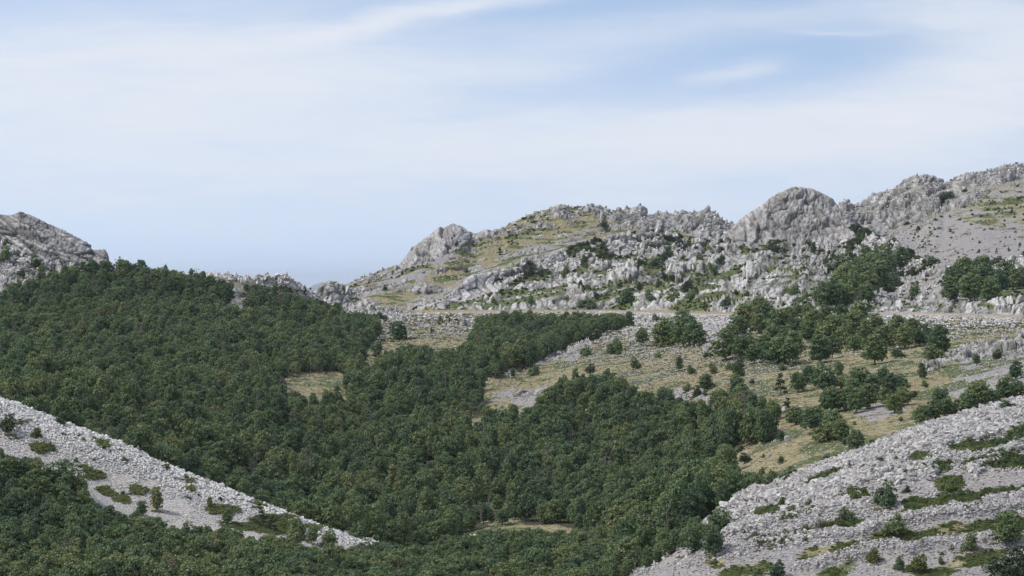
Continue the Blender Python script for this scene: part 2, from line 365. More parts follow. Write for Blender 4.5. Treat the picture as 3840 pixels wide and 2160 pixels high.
# --- beyond the road: karst ridge
kr = karst & (GXb > 770)
pock = sstep(.12, .2, n2 * .8 + n1 * .55)
lowband = pm([(1060, 800), (1100, 770), (1230, 755), (1330, 735), (1520, 735), (1560, 710), (1700, 720), (1780, 770), (1780, 800)])
pock = np.maximum(pock, lowband * sstep(.0, .1, n2 * .8 + n1 * .6))
GP = [[(1310, 690), (1380, 680), (1390, 700), (1320, 705)], [(1620, 650), (1680, 640), (1680, 670), (1640, 690), (1615, 680)], [(1200, 740), (1330, 722), (1340, 738), (1220, 752)],
      [(1860, 620), (1980, 600), (1970, 612), (1880, 640)], [(1800, 690), (1900, 650), (1880, 680), (1800, 710)], [(1715, 720), (1770, 690), (1790, 700), (1730, 735)], [(1500, 640), (1600, 640), (1600, 650), (1520, 655)]]
gp = np.zeros_like(rock)
for p in GP:
    gp = np.maximum(gp, pm(p))
pock = np.maximum(pock, gp)
kdome = pm([(1828, 620), (1828, 540), (1900, 500), (2000, 440), (2130, 480), (2145, 600), (2100, 620), (2040, 600), (1960, 606), (1900, 625)]) * (segrow > S('J') + .4)
kband = pm([(1128, 756), (1150, 715), (1190, 675), (1240, 680), (1262, 705), (1262, 735), (1180, 750)])
krs = karst & (GXb > 2150) & (segrow < S('K') - .02)
rightgrey = sstep(2130, 2200, GXb + wx) * sstep(600, 660, BY - (2300 - GXb) * .0) * kr
streak = fbm2((GX * .80 + GD * .32) / 14, (GD * .8 - GX * .32) / 70 + 3, 4, 61)
rk = kr * (1 - pock * (1 - np.maximum(kdome, kband)))
rk = rk * (1 - rightgrey) + kr * rightgrey * sstep(-.02, .08, streak + n1 * .3)
rock = np.maximum(rock, rk)
kind_crag = np.maximum(kind_crag, np.maximum(kdome * .6, kband))
rock = np.maximum(rock, np.maximum(kdome, kband) * kr)
green = np.maximum(green, kr * pock * (1 - kdome) * sstep(-.25, .1, n3 + .15))
dry = np.maximum(dry, kr * pock * .5)
scree = np.maximum(scree, kr * rightgrey)
green = np.maximum(green, kr * rightgrey * sstep(.06, .12, -streak + n1 * .3 - .02) * .9)
# left foot of the ridge (pass)
passm = karst & (GXb < 1130) & (segrow < S('K2'))
dry = np.maximum(dry, passm * sstep(1130, 1060, GXb) * sstep(.0, .1, n2))
# --- back ridge
bk = back & (segrow < S('M')) & (GXb < 1900)
st2 = fbm2((GX * .86 + GD * .2) / 15, (GD * .9 - GX * .5) / 9, 4, 71)
st3 = fbm2((GX * .86 + GD * .2) / 40 + 4, (GD * .9 - GX * .5) / 22, 4, 72)
scree = np.maximum(scree, bk * .9)
dry = np.maximum(dry, bk * np.maximum(sstep(-.06, .1, st3 + n2 * .4) * .8, pm([(1230, 590), (1330, 535), (1430, 512), (1540, 530), (1500, 560), (1400, 600), (1250, 650), (1180, 690), (1100, 730), (1000, 770), (960, 760), (1100, 680)]) * .85))
green = np.maximum(green, bk * sstep(.09, .17, st2 + n1 * .6) * .75)
rock = np.maximum(rock, bk * sstep(.06, .13, -st2 + n1 * .25 + .02) * sstep(1250, 1400, GD + n2 * 200))
CRAG_MID = [(985, 690), (1000, 655), (1060, 590), (1140, 540), (1200, 560), (1270, 560), (1240, 595), (1190, 600), (1150, 628), (1090, 652), (1030, 672)]
cm = pm(CRAG_MID, soft=False) * bk
PINN = [(1490, 500), (1850, 500), (1850, 610), (1780, 590), (1700, 580), (1640, 585), (1590, 570), (1540, 552), (1500, 545)]
pn = pm(PINN) * bk
rock = np.maximum(rock, np.maximum(cm, pn)); kind_crag = np.maximum(kind_crag, np.maximum(cm, pn * .0))
green *= (1 - .85 * np.maximum(cm, pn)); dry *= (1 - .9 * np.maximum(cm, pn))
lowg = pm([(1470, 590), (1560, 570), (1700, 580), (1770, 600), (1680, 600), (1560, 592), (1480, 612)]) * bk
green = np.maximum(green, lowg * sstep(-.1, .1, n1)); dry = np.maximum(dry, lowg)
# --- far right mountain
fr_ = back & (segrow < S('M')) & (GXb >= 1900)
greyslope = pm([(2235, 620), (2290, 575), (2360, 545), (2430, 520), (2500, 480), (2600, 455), (3500, 300), (3500, 900), (2300, 900)], soft=True)
tan = pm([(2370, 540), (2430, 515), (2500, 478), (2600, 455), (3500, 300), (3500, 640), (2640, 590), (2540, 575), (2450, 560)])
rock = np.maximum(rock, fr_ * (1 - greyslope) * sstep(-.24, -.12, n2 + n1 * .3))
scree = np.maximum(scree, fr_ * greyslope)
dry = np.maximum(dry, fr_ * greyslope * tan * sstep(-.25, -.02, n1 + n2) * .95); green = np.maximum(green, fr_ * greyslope * tan * sstep(-.02, .1, n2 + n1) * .7)
green = np.maximum(green, fr_ * greyslope * sstep(.13, .2, n1 + n3 * .3) * (.6 + .4 * tan))
green = np.maximum(green, fr_ * (1 - greyslope) * sstep(.2, .26, n1) * .8)

# road bench stays bare
rb = np.clip(onroad, 0, 1)
rock *= (1 - rb); green *= (1 - rb * .8)
cover = np.clip(fm, 0, 1)
rock *= (1 - cover * .9); green *= (1 - rock); dry *= (1 - rock) * (1 - .8 * sstep(.3, .8, scree * front)); 
print('masks', time.time() - T0)

# ---------------------------------------------------------------- rock relief
dPr = np.gradient(P0, axis=0); dPc = np.gradient(P0, axis=1)
N0 = np.cross(dPc, dPr)
N0 /= np.linalg.norm(N0, axis=-1, keepdims=True) + 1e-9
N0[N0[..., 2] < 0] *= -1
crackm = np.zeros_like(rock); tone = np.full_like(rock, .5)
P = P0.copy()
sel = np.where((rock > .04) & (GXb > -250) & (GXb < 2850))
px, py, pz = (P0[sel][:, k] for k in range(3))
rr = rock[sel]; kc = kind_crag[sel]; dd_ = GD[sel]
sc = np.clip(dd_ / 1150, .5, 1.75)
wxp = (vnoise3(px / 9, py / 9, pz / 9, 5) - .5) * 3; wzp = (vnoise3(px / 9 + 9, py / 9, pz / 9, 6) - .5) * 3
# upright karst pinnacles
s1 = 3.0 * sc
lean = .35
f1, f2, r1, t1 = worley3((px + wxp - lean * pz) / s1, py / (s1 * 2.6), (pz + wzp) / (s1 * 1.9), 101)
g1, g2, r2, t2 = worley3((px + wxp * .5 - lean * pz) / (s1 * .42), py / (s1 * 1.2), (pz + wzp) / (s1 * .7), 102)
f1k, f2k, g1k, g2k = f1, f2, g1, g2
e1 = sstep(.0, .16, f2 - f1); e2 = sstep(.0, .18, g2 - g1)
b1, b2, rb_, tb = worley3((px + wxp * 2.2 - .3 * pz) / (9.5 * sc), py / (17 * sc), (pz + wzp * 1.6 - .25 * px) / (7.0 * sc), 103)
bed = (pz - .33 * px + wzp * 1.4 + .18 * py) / (3.6 * sc)
fb_ = bed - np.floor(bed); rbed = _h01(np.floor(bed), np.floor(px / (23 * sc) + wxp * .1), np.zeros_like(bed), 77)
seam = sstep(.17, .03, fb_) * sstep(.3, .55, vnoise3(px / 11, py / 11, pz / 11, 78))
eb = sstep(.0, .14, b2 - b1)
kar = ((rb_ - .5) * 2.6 + tb * 1.6) * np.where(segrow[sel] > S('K2'), .55, 1) + (eb - 1) * 1.5 + (rbed - .5) * 1.1 - seam * .9 + ((r1 - .5) * .5 + t1 * .7) + (e1 - 1) * .7 + ((r2 - .5) * .25 + t2 * .35) + (e2 - 1) * .3
# big jointed crags: slabs with long joints
s2 = np.where(dd_ < 1000, 8.5, 7.2) * sc
isleft = dd_ < 1000
bx = np.where(isleft, px * .9 + pz * .5, px + pz * .25); bz = np.where(isleft, pz - px * -.45, pz)
sxx = np.where(isleft, 1.3, .75); szz = np.where(isleft, .6, 1.2)
f1, f2, q1, u1 = worley3((bx + wxp * 1.3) / (s2 * sxx), py / (s2 * 1.5), (bz + wzp * 1.3) / (s2 * szz), 111)
g1, g2, q2, u2 = worley3((bx + wxp) / (s2 * .36 * sxx), py / (s2 * .5), (bz + wzp) / (s2 * .36 * szz), 112)
h1, h2, q3, u3 = worley3(px / (s2 * .16), py / (s2 * .3), pz / (s2 * .2), 113)
c1 = sstep(.0, .06, f2 - f1); c2 = sstep(.0, .09, g2 - g1); c3 = sstep(0, .3, h2 - h1)
crg = (q1 - .5) * 1.6 + u1 * np.where(isleft, 1.3, 1.9) + (c1 - 1) * 1.3 + (q2 - .5) * .6 + u2 * np.where(isleft, .6, 1.1) + (c2 - 1) * .7 + (q3 - .5) * .25 + u3 * .45 + (c3 - 1) * .2
kar = kar * (.45 + 1.0 * sstep(-.12, .14, n2[sel] + .4 * n1[sel]))
slab = kband[sel]
amp = (kar * (1 - kc) + crg * kc) * (1 - .6 * slab) * sstep(0.02, .6, rr) * np.clip(sc, .45, 1.6)
fine = (vnoise3(px / 1.3, py / 1.3, pz / 1.3, 8) - .5) * .7 * sc * (1 - .75 * kc)
dirn = N0[sel] * (.75 + .25 * kc[:, None]) + np.array([0, -.2, .25]) * (1 - kc[:, None])
dirn /= np.linalg.norm(dirn, axis=-1, keepdims=True)
behind = (np.abs(segrow[sel] - S('M')) < .6)
P[sel] += dirn * ((amp + fine) * np.where(behind, .2, np.clip(.3 - .1 * kc + np.minimum(np.minimum(np.abs(segrow[sel] - S('K')), np.abs(segrow[sel] - S('H'))), np.abs(segrow[sel] - S('L'))) * (5 - 2.2 * kc), .2, 1)))[:, None]
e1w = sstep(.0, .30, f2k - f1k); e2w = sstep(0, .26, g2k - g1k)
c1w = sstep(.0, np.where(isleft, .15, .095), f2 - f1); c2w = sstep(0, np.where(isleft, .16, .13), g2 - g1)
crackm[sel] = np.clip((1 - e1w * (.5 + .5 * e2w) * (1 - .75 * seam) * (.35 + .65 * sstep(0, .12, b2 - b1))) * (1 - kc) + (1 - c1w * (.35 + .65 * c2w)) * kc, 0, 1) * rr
crev = (1 - sstep(.03, .17, b2 - b1)) * sstep(.5, .66, vnoise3(px / 16, py / 16, pz / 16, 79)) * (1 - kc) * (segrow[sel] > S('H2')) * (segrow[sel] < S('K2'))
green[sel] = np.maximum(green[sel], crev * .9); rock[sel] = rock[sel] * (1 - .85 * crev)
tone[sel] = np.clip(.54 + .22 * (1 - kc) * (segrow[sel] > S('H2')) * (segrow[sel] < S('K2')) + ((rb_ - .5) * .35 + (r1 - .5) * .45) * (1 - kc) + (r2 - .5) * .5 * (1 - kc) + ((q1 - .5) * .45 + (q2 - .5) * .5 - .16) * kc - .12 * (segrow[sel] > S('K2')) - .04 * kc + .3 * slab, 0, 1)
# ledge lines across the right slope
LEDGES = [[k6(*q) for q in l] for l in (
    [(260, 1010), (430, 940), (700, 980), (1000, 870), (1250, 790)], [(0, 1385), (350, 1290), (700, 1225), (1100, 1180), (1450, 1090), (1700, 1050), (2000, 1020), (2157, 1000)],
    [(720, 1400), (1000, 1340), (1250, 1260), (1450, 1285), (1650, 1220), (1950, 1210)], [(1830, 780), (2000, 700), (2157, 620)], [(300, 1180), (560, 1100), (900, 1020), (1150, 970)], [(1500, 640), (1900, 560), (2157, 520)], [(1300, 850), (1600, 800)], [(1900, 1000), (2157, 960)])]
led = np.zeros_like(GD)
for l in LEDGES:
    for (ax, ay), (bx_, by_) in zip(l[:-1], l[1:]):
        t = np.clip(((WX - ax) * (bx_ - ax) + (WY - ay) * (by_ - ay)) / ((bx_ - ax) ** 2 + (by_ - ay) ** 2), 0, 1)
        dist = np.hypot(WX - ax - t * (bx_ - ax), WY - ay - t * (by_ - ay))
        led = np.maximum(led, sstep(17, 5, dist))
led *= rf
P[..., 2] += led * .6 * sstep(-.2, .1, n1 + .1)
tone[(segrow < S('C') + .1) & (GXb < 1300)] = 1.0
tone[(segrow < S('C') + .1) & (GXb >= 1300)] = .42
# stones and tufts everywhere else
oth = (1 - rock) * (1 - cover) * sstep(200, 320, GD) * (1 - rb)
P[..., 2] += oth * (n3 * .45 + fbm2(GX / 1.2, GD / 1.2, 2, 91) * .35) * np.where(front, .16, np.clip(GD / 700, .5, 1.8))
print('relief', time.time() - T0)


# ---------------------------------------------------------------- materials
def new_mat(name):
    mt = bpy.data.materials.new(name); mt.use_nodes = True
    nt = mt.node_tree
    for n in list(nt.nodes):
        nt.nodes.remove(n)
    out = nt.nodes.new('ShaderNodeOutputMaterial')
    return mt, nt, out


def N(nt, t, **kw):
    n = nt.nodes.new(t)
    for k, v in kw.items():
        if k.startswith('in_'):
            n.inputs[int(k[3:])].default_value = v
        else:
            setattr(n, k, v)
    return n


def mixc(nt, fac, a, b, mode='MIX'):
    n = nt.nodes.new('ShaderNodeMix'); n.data_type = 'RGBA'; n.blend_type = mode
    L = nt.links.new
    for sock, v in ((n.inputs[0], fac), (n.inputs[6], a), (n.inputs[7], b)):
        if isinstance(v, bpy.types.NodeSocket):
            L(v, sock)
        elif isinstance(v, (int, float)):
            sock.default_value = v
        else:
            sock.default_value = (*v, 1)
    return n.outputs[2]


def math_(nt, op, a, b=None, clamp=False):
    n = nt.nodes.new('ShaderNodeMath'); n.operation = op; n.use_clamp = clamp
    for i, v in enumerate((a, b)):
        if v is None:
            continue
        if isinstance(v, bpy.types.NodeSocket):
            nt.links.new(v, n.inputs[i])
        else:
            n.inputs[i].default_value = v
    return n.outputs[0]


def noise(nt, vec, scale, detail=4, rough=.55):
    n = nt.nodes.new('ShaderNodeTexNoise')
    n.inputs['Scale'].default_value = scale; n.inputs['Detail'].default_value = detail; n.inputs['Roughness'].default_value = rough
    if vec is not None:
        nt.links.new(vec, n.inputs['Vector'])
    return n.outputs['Fac']


def ramp(nt, fac, stops):
    n = nt.nodes.new('ShaderNodeValToRGB')
    cr = n.color_ramp
    while len(cr.elements) < len(stops):
        cr.elements.new(.5)
    for e, (p, c) in zip(cr.elements, stops):
        e.position = p; e.color = (*c, 1) if len(c) == 3 else c
    nt.links.new(fac, n.inputs[0])
    return n.outputs[0]


def principled(nt, out, col, rough=.9, bump=None, bstr=.4, bdist=.3):
    b = nt.nodes.new('ShaderNodeBsdfPrincipled')
    nt.links.new(col, b.inputs['Base Color'])
    b.inputs['Roughness'].default_value = rough
    b.inputs['Specular IOR Level'].default_value = .15
    if bump is not None:
        bn = nt.nodes.new('ShaderNodeBump'); bn.inputs['Strength'].default_value = bstr; bn.inputs['Distance'].default_value = bdist
        nt.links.new(bump, bn.inputs['Height']); nt.links.new(bn.outputs[0], b.inputs['Normal'])
    nt.links.new(b.outputs[0], out.inputs[0])
    return b


LIME_A, LIME_B, LIME_C = (.21, .201, .20), (.365, .35, .345), (.53, .515, .50)


def terrain_material():
    mt, nt, out = new_mat('karst_ground')
    L = nt.links.new
    geo = nt.nodes.new('ShaderNodeNewGeometry'); pos = geo.outputs['Position']
    a = N(nt, 'ShaderNodeAttribute', attribute_name='cover_a'); b = N(nt, 'ShaderNodeAttribute', attribute_name='cover_b')
    sa = nt.nodes.new('ShaderNodeSeparateColor'); L(a.outputs['Color'], sa.inputs[0])
    sb = nt.nodes.new('ShaderNodeSeparateColor'); L(b.outputs['Color'], sb.inputs[0])
    rockm, greenm, drym = sa.outputs[0], sa.outputs[1], sa.outputs[2]
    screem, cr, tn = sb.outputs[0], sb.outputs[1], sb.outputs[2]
    floor_ = a.outputs['Alpha']
    nA = noise(nt, pos, .9, 6, .65); nB = noise(nt, pos, .12, 5, .6); nC = noise(nt, pos, 3.0, 3, .6)
    lime = ramp(nt, math_(nt, 'ADD', math_(nt, 'MULTIPLY', nA, .55), math_(nt, 'MULTIPLY', tn, .45)), [(.25, LIME_A), (.5, LIME_B), (.72, LIME_C)])
    stain = ramp(nt, nB, [(.42, (1, 1, 1)), (.62, (.78, .775, .78)), (.72, (.90, .87, .83))])
    lime = mixc(nt, 1.0, lime, stain, 'MULTIPLY')
    lime = mixc(nt, math_(nt, 'MULTIPLY', cr, .85), lime, (.055, .058, .042))  # cracks: dark soil tone plus occlusion shade painted into the rock colour
    gravel = ramp(nt, nC, [(.3, (.13, .124, .122)), (.5, (.245, .232, .228)), (.7, (.39, .375, .36))])
    gravel = mixc(nt, 1.0, gravel, ramp(nt, nB, [(.35, (.92, .92, .95)), (.65, (1, .97, .93))]), 'MULTIPLY')
    gravel = mixc(nt, math_(nt, 'MULTIPLY', math_(nt, 'SUBTRACT', tn, .6), 2.0, True), gravel, mixc(nt, 1, gravel, (1.55, 1.55, 1.5), 'MULTIPLY'))
    straw = ramp(nt, nA, [(.3, (.105, .095, .05)), (.5, (.205, .178, .10)), (.72, (.33, .30, .205))])
    herb = ramp(nt, nA, [(.32, (.045, .060, .022)), (.55, (.095, .115, .044)), (.75, (.15, .165, .075))])
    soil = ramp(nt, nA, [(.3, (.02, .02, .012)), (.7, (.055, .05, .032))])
    earth = mixc(nt, .5, straw, gravel)
    col = mixc(nt, math_(nt, 'MULTIPLY', screem, 1.0, True), earth, gravel)
    edge = math_(nt, 'MULTIPLY', math_(nt, 'SUBTRACT', nA, .5), .9)
    def soft(mk):
        return math_(nt, 'MULTIPLY', math_(nt, 'SUBTRACT', math_(nt, 'ADD', mk, edge), .3), 2.6, True)
    col = mixc(nt, soft(drym), col, straw)
    col = mixc(nt, soft(greenm), col, herb)
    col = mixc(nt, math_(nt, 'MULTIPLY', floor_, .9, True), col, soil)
    col = mixc(nt, soft(rockm), col, lime)
    principled(nt, out, col, .95, nC, .5, .25)
    return mt


def stone_material(name, stops):
    mt, nt, out = new_mat(name)
    oi = nt.nodes.new('ShaderNodeObjectInfo'); geo = nt.nodes.new('ShaderNodeNewGeometry')
    nA = noise(nt, geo.outputs['Position'], 1.6, 5, .65)
    c = ramp(nt, math_(nt, 'ADD', math_(nt, 'MULTIPLY', nA, .6), math_(nt, 'MULTIPLY', oi.outputs['Random'], .4)), stops)
    principled(nt, out, c, .92, nA, .5, .15)
    return mt


def leaf_material(name, cols, trans=.22):
    mt, nt, out = new_mat(name)
    L = nt.links.new
    oi = nt.nodes.new('ShaderNodeObjectInfo'); at = N(nt, 'ShaderNodeAttribute', attribute_name='leaf_tint')
    geo = nt.nodes.new('ShaderNodeNewGeometry')
    stand = math_(nt, 'MULTIPLY', math_(nt, 'SUBTRACT', noise(nt, geo.outputs['Position'], .035, 4, .6), .5), 1.3)
    f = math_(nt, 'ADD', math_(nt, 'ADD', math_(nt, 'MULTIPLY', oi.outputs['Random'], .56), math_(nt, 'MULTIPLY', at.outputs['Fac'], .44)), stand)
    c = ramp(nt, f, cols)
    b = nt.nodes.new('ShaderNodeBsdfPrincipled'); L(c, b.inputs['Base Color']); b.inputs['Roughness'].default_value = .6; b.inputs['Specular IOR Level'].default_value = .25
    t = nt.nodes.new('ShaderNodeBsdfTranslucent'); L(mixc(nt, 1, c, (1.2, 1.3, .6), 'MULTIPLY'), t.inputs[0])
    mx = nt.nodes.new('ShaderNodeMixShader'); mx.inputs[0].default_value = trans
    L(b.outputs[0], mx.inputs[1]); L(t.outputs[0], mx.inputs[2]); L(mx.outputs[0], out.inputs[0])
    return mt


def bark_material():
    mt, nt, out = new_mat('grey_bark')
    geo = nt.nodes.new('ShaderNodeNewGeometry')
    principled(nt, out, ramp(nt, noise(nt, geo.outputs['Position'], 6), [(.3, (.10, .09, .08)), (.7, (.26, .25, .235))]), .9)
    return mt


M_GROUND = terrain_material()
M_STONE = stone_material('limestone_block', [(.2, (.155, .147, .145)), (.45, (.31, .296, .29)), (.8, (.53, .515, .495))])
M_PALE = stone_material('pale_limestone_block', [(.2, (.30, .29, .28)), (.5, (.51, .495, .48)), (.8, (.67, .655, .63))])
M_BEECH = leaf_material('beech_leaves', [(.02, (.058, .098, .058)), (.34, (.092, .140, .074)), (.62, (.136, .182, .086)), (.88, (.178, .212, .095)), (1.0, (.21, .205, .10))])
M_DARK = leaf_material('juniper_needles', [(.1, (.032, .052, .028)), (.6, (.050, .074, .036)), (1, (.075, .095, .042))], .15)
M_LIGHT = leaf_material('fresh_leaves', [(.1, (.075, .105, .032)), (.6, (.11, .14, .04)), (1, (.15, .165, .055))], .3)
M_DULL = leaf_material('dry_twigs', [(.1, (.09, .082, .06)), (.6, (.13, .11, .085)), (1, (.18, .15, .12))], .2)
M_HERB = leaf_material('creeping_herbs', [(.1, (.082, .112, .040)), (.6, (.15, .182, .064)), (1, (.22, .225, .095))], .2)
M_STRAW = leaf_material('dry_grass', [(.1, (.16, .14, .085)), (.6, (.26, .23, .14)), (1, (.36, .32, .22))], .2)
M_BARK = bark_material()


# ---------------------------------------------------------------- terrain objects
def struct(o):
    o['kind'] = 'structure'
    return o


def grid_object(name, faces_mask):
    """One sheet of ground from the grid cells chosen by faces_mask (NR-1, NX-1)."""
    r, c = np.where(faces_mask)
    v = np.stack([r * NX + c, r * NX + c + 1, (r + 1) * NX + c + 1, (r + 1) * NX + c], 1)
    used, inv = np.unique(v.ravel(), return_inverse=True)
    me = bpy.data.meshes.new(name)
    me.vertices.add(len(used)); me.loops.add(len(inv)); me.polygons.add(len(v))
    me.vertices.foreach_set('co', P.reshape(-1, 3)[used].astype(np.float32).ravel())
    me.loops.foreach_set('vertex_index', inv.astype(np.int32))
    me.polygons.foreach_set('loop_start', np.arange(0, len(inv), 4, dtype=np.int32))
    me.update(calc_edges=True)
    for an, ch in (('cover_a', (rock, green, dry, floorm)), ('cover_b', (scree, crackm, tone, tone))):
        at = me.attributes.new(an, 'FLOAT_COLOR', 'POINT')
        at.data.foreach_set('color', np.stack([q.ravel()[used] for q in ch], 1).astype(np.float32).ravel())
    me.materials.append(M_GROUND)
    me.validate()
    o = bpy.data.objects.new(name, me); COL.objects.link(o)
    return o


fc = lambda a: .25 * (a[:-1, :-1] + a[1:, :-1] + a[:-1, 1:] + a[1:, 1:])
fseg = fc(segrow); fX = fc(GXb)
crags = {'left': fc(cl) > .5, 'dome': fc(kdome * karst) > .5, 'slab': fc(kband * karst) > .5, 'mid': fc(cm) > .5, 'pinn': fc(pn) > .5}
free = np.ones_like(fseg, bool)
for v in crags.values():
    free &= ~v
screeL = (fc(gl + scree) > .4) & (fseg < S('C') + .05) & (fX < 1150) & (fseg > S('B') - .6)
screeR = (fseg < S('C') + .05) & (fX > 1600) & (fseg > S('n2')) & (fc(floorm) < .5)
struct(grid_object('scree_slope', screeL & free))
struct(grid_object('scree_slope.001', screeR & free))
free &= ~screeL & ~screeR
valley = free & (fseg < S('H2'))
struct(grid_object('valley_ground', valley))
farm = free & (fseg >= S('K') + .5) & (fX > 2060)
struct(grid_object('mountain', farm))
struct(grid_object('hill', free & ~valley & ~farm))


def set_thing(o, label, cat, group=None):
    o['label'] = label; o['category'] = cat
    if group:
        o['group'] = group
    return o


for key, lab in (('left', 'jointed grey limestone crag ending in a blunt overhanging nose above the left wood'),
                 ('dome', 'tall rounded grey limestone dome crag, the highest rock right of the pinnacles'),
                 ('slab', 'smooth pale banded limestone bluff just above the road'),
                 ('mid', 'fluted grey limestone crag on the skyline shoulder left of the grassy summit'),
                 ('pinn', 'saw-toothed row of grey limestone pinnacles on the skyline left of the dome')):
    o = grid_object('rock_crag', crags[key])
    set_thing(o, lab, 'rock crag')
print('terrain', time.time() - T0)

# far lowland, and the blue hill seen through the pass
def plane_obj(name, x0, x1, y0, y1, z, mat):
    me = bpy.data.meshes.new(name)
    me.from_pydata([(x0, y0, z), (x1, y0, z), (x1, y1, z), (x0, y1, z)], [], [(0, 1, 2, 3)])
    me.materials.append(mat)
    o = bpy.data.objects.new(name, me); COL.objects.link(o)
    return o


mt, nt, out = new_mat('lowland')
geo = nt.nodes.new('ShaderNodeNewGeometry')
principled(nt, out, ramp(nt, noise(nt, geo.outputs['Position'], .0012, 6), [(.35, (.05, .07, .04)), (.6, (.14, .14, .09))]), 1)
M_LOW = mt
struct(plane_obj('lowland', -44000, 44000, -4000, 46000, -700, M_LOW))
bm = bmesh.new()
hx = np.linspace(-5200, 2500, 120); hy = np.linspace(0, 1, 14)
vs = []
for j in hy:
    row = []
    for x in hx:
        prof = 520 + 240 * math.sin(x / 900 + 1.1) + 120 * math.sin(x / 310) + 50 * math.sin(x / 120 + 2)
        # bearing of the pass is x/d ~ -0.0705
        prof += 260 * math.exp(-((x + 1650) / 900) ** 2)
        zz = -700 + (prof - 20) * math.sin(j * math.pi) ** 1.2 + 12 * math.sin(x / 47 + j * 9)
        row.append(bm.verts.new((x * 1.7, 38000 + j * 6000, zz)))
    vs.append(row)
for j in range(len(hy) - 1):
    for i in range(len(hx) - 1):
        bm.faces.new((vs[j][i], vs[j][i + 1], vs[j + 1][i + 1], vs[j + 1][i]))
me = bpy.data.meshes.new('distant_hill'); bm.to_mesh(me); bm.free(); me.materials.append(M_LOW)
o = bpy.data.objects.new('distant_hill', me); COL.objects.link(o); struct(o)


# ---------------------------------------------------------------- ground lookup
def ground_xy(X, d):
    """Height and segment of the ground in bearing X at distance d."""
    c = int(np.clip(np.searchsorted(Xs, X), 1, NX - 1))
    if abs(Xs[c - 1] - X) < abs(Xs[c] - X):
        c -= 1
    r = int(np.clip(np.searchsorted(GD[:, c], d), 1, NR - 1))
    t = (d - GD[r - 1, c]) / (GD[r, c] - GD[r - 1, c] + 1e-9)
    return GZ[r - 1, c] * (1 - t) + GZ[r, c] * t, GS[r - 1] * (1 - t) + GS[r] * t, r, c


RNG = {'front': ('n2', 'C'), 'mid': ('C', 'H'), 'karst': ('H', 'K'), 'back': ('K', 'L')}


def place(X, Y, zone):
    """First ground point seen at bearing X, Y within a zone, near to far."""
    c = int(np.argmin(np.abs(Xs - X)))
    a, b = RNG[zone]
    idx = np.where((GS >= S(a)) & (GS <= S(b) + .001))[0]
    yy = BY[idx, c]
    hit = np.where(yy <= Y)[0]
    r = idx[hit[0]] if len(hit) else idx[int(np.argmin(yy))]
    d = GD[r, c]
    return Vector((d * (X - XC) / F, d, GZ[r, c])), d


# ---------------------------------------------------------------- vegetation
def leaf_cloud(name, rs, blobs, n, size, mat, droop=.0, flat=.25):
    """Leaf-sized faces spread over and inside a set of blobs (cx,cy,cz,rx,ry,rz)."""
    blobs = np.array(blobs)
    w = (blobs[:, 3] * blobs[:, 4]) ** 1.0
    bi = rs.choice(len(blobs), n, p=w / w.sum())
    dirs = rs.normal(size=(n, 3)); dirs /= np.linalg.norm(dirs, axis=1, keepdims=True)
    dirs[:, 2] = np.where(dirs[:, 2] < -.35, -dirs[:, 2] * .6, dirs[:, 2])
    rad = rs.uniform(.55, 1.08, n) ** .6
    B = blobs[bi]
    c = B[:, :3] + dirs * B[:, 3:] * rad[:, None]
    nrm = dirs * .8 + rs.normal(size=(n, 3)) * .55 + np.array([0, 0, flat])
    nrm /= np.linalg.norm(nrm, axis=1, keepdims=True)
    t = np.cross(nrm, rs.normal(size=(n, 3))); t /= np.linalg.norm(t, axis=1, keepdims=True)
    b = np.cross(nrm, t)
    s = size * rs.uniform(.55, 1.3, n)[:, None]
    v = np.stack([c - t * s, c + b * s * .62 - nrm * s * .18, c + t * s, c - b * s * .62 - nrm * s * .18], 1).reshape(-1, 3)
    v[:, 2] = np.maximum(v[:, 2], .005)
    me = bpy.data.meshes.new(name)
    me.vertices.add(n * 4); me.loops.add(n * 4); me.polygons.add(n)
    me.vertices.foreach_set('co', v.astype(np.float32).ravel())
    me.loops.foreach_set('vertex_index', np.arange(n * 4, dtype=np.int32))
    me.polygons.foreach_set('loop_start', np.arange(0, n * 4, 4, dtype=np.int32))
    me.update(calc_edges=True)
    tint = np.repeat(np.clip(rs.uniform(0, 1, len(blobs))[bi] * .6 + rs.uniform(0, .4, n), 0, 1), 4)
    at = me.attributes.new('leaf_tint', 'FLOAT', 'POINT'); at.data.foreach_set('value', tint.astype(np.float32))
    me.materials.append(mat)
    return me


def tube(bm, p0, p1, r0, r1, seg=6):
    p0 = Vector(p0); p1 = Vector(p1)
    q = (p1 - p0).to_track_quat('Z', 'Y')
    rings = []
    for p, r in ((p0, r0), (p1, r1)):
        rings.append([bm.verts.new(p + q @ Vector((r * math.cos(2 * math.pi * i / seg), r * math.sin(2 * math.pi * i / seg), 0))) for i in range(seg)])
    for i in range(seg):
        bm.faces.new((rings[0][i], rings[0][(i + 1) % seg], rings[1][(i + 1) % seg], rings[1][i]))
    bm.faces.new(rings[1])


def trunk_mesh(name, rs, blobs, r=.028, topz=.62, stems=1):
    bm = bmesh.new()
    for s in range(stems):
        ox, oy = (0, 0) if stems == 1 else rs.uniform(-.07, .07, 2)
        lean = rs.uniform(-.05, .05, 2)
        pts = [(ox + lean[0] * t, oy + lean[1] * t, topz * t - .05 * (t == 0)) for t in (0, .35, .7, 1)]
        for k in range(3):
            tube(bm, pts[k], pts[k + 1], r * (1 - .28 * k), r * (.72 - .26 * k))
        for b in blobs[:: max(1, len(blobs) // 6)]:
            z0 = rs.uniform(.2, .8)
            st = (ox + lean[0] * z0, oy + lean[1] * z0, topz * z0)
            tube(bm, st, (b[0] * .85, b[1] * .85, max(b[2], topz * z0 * .9)), r * .45, r * .12, 5)
    me = bpy.data.meshes.new(name); bm.to_mesh(me); bm.free()
    me.materials.append(M_BARK)
    return me


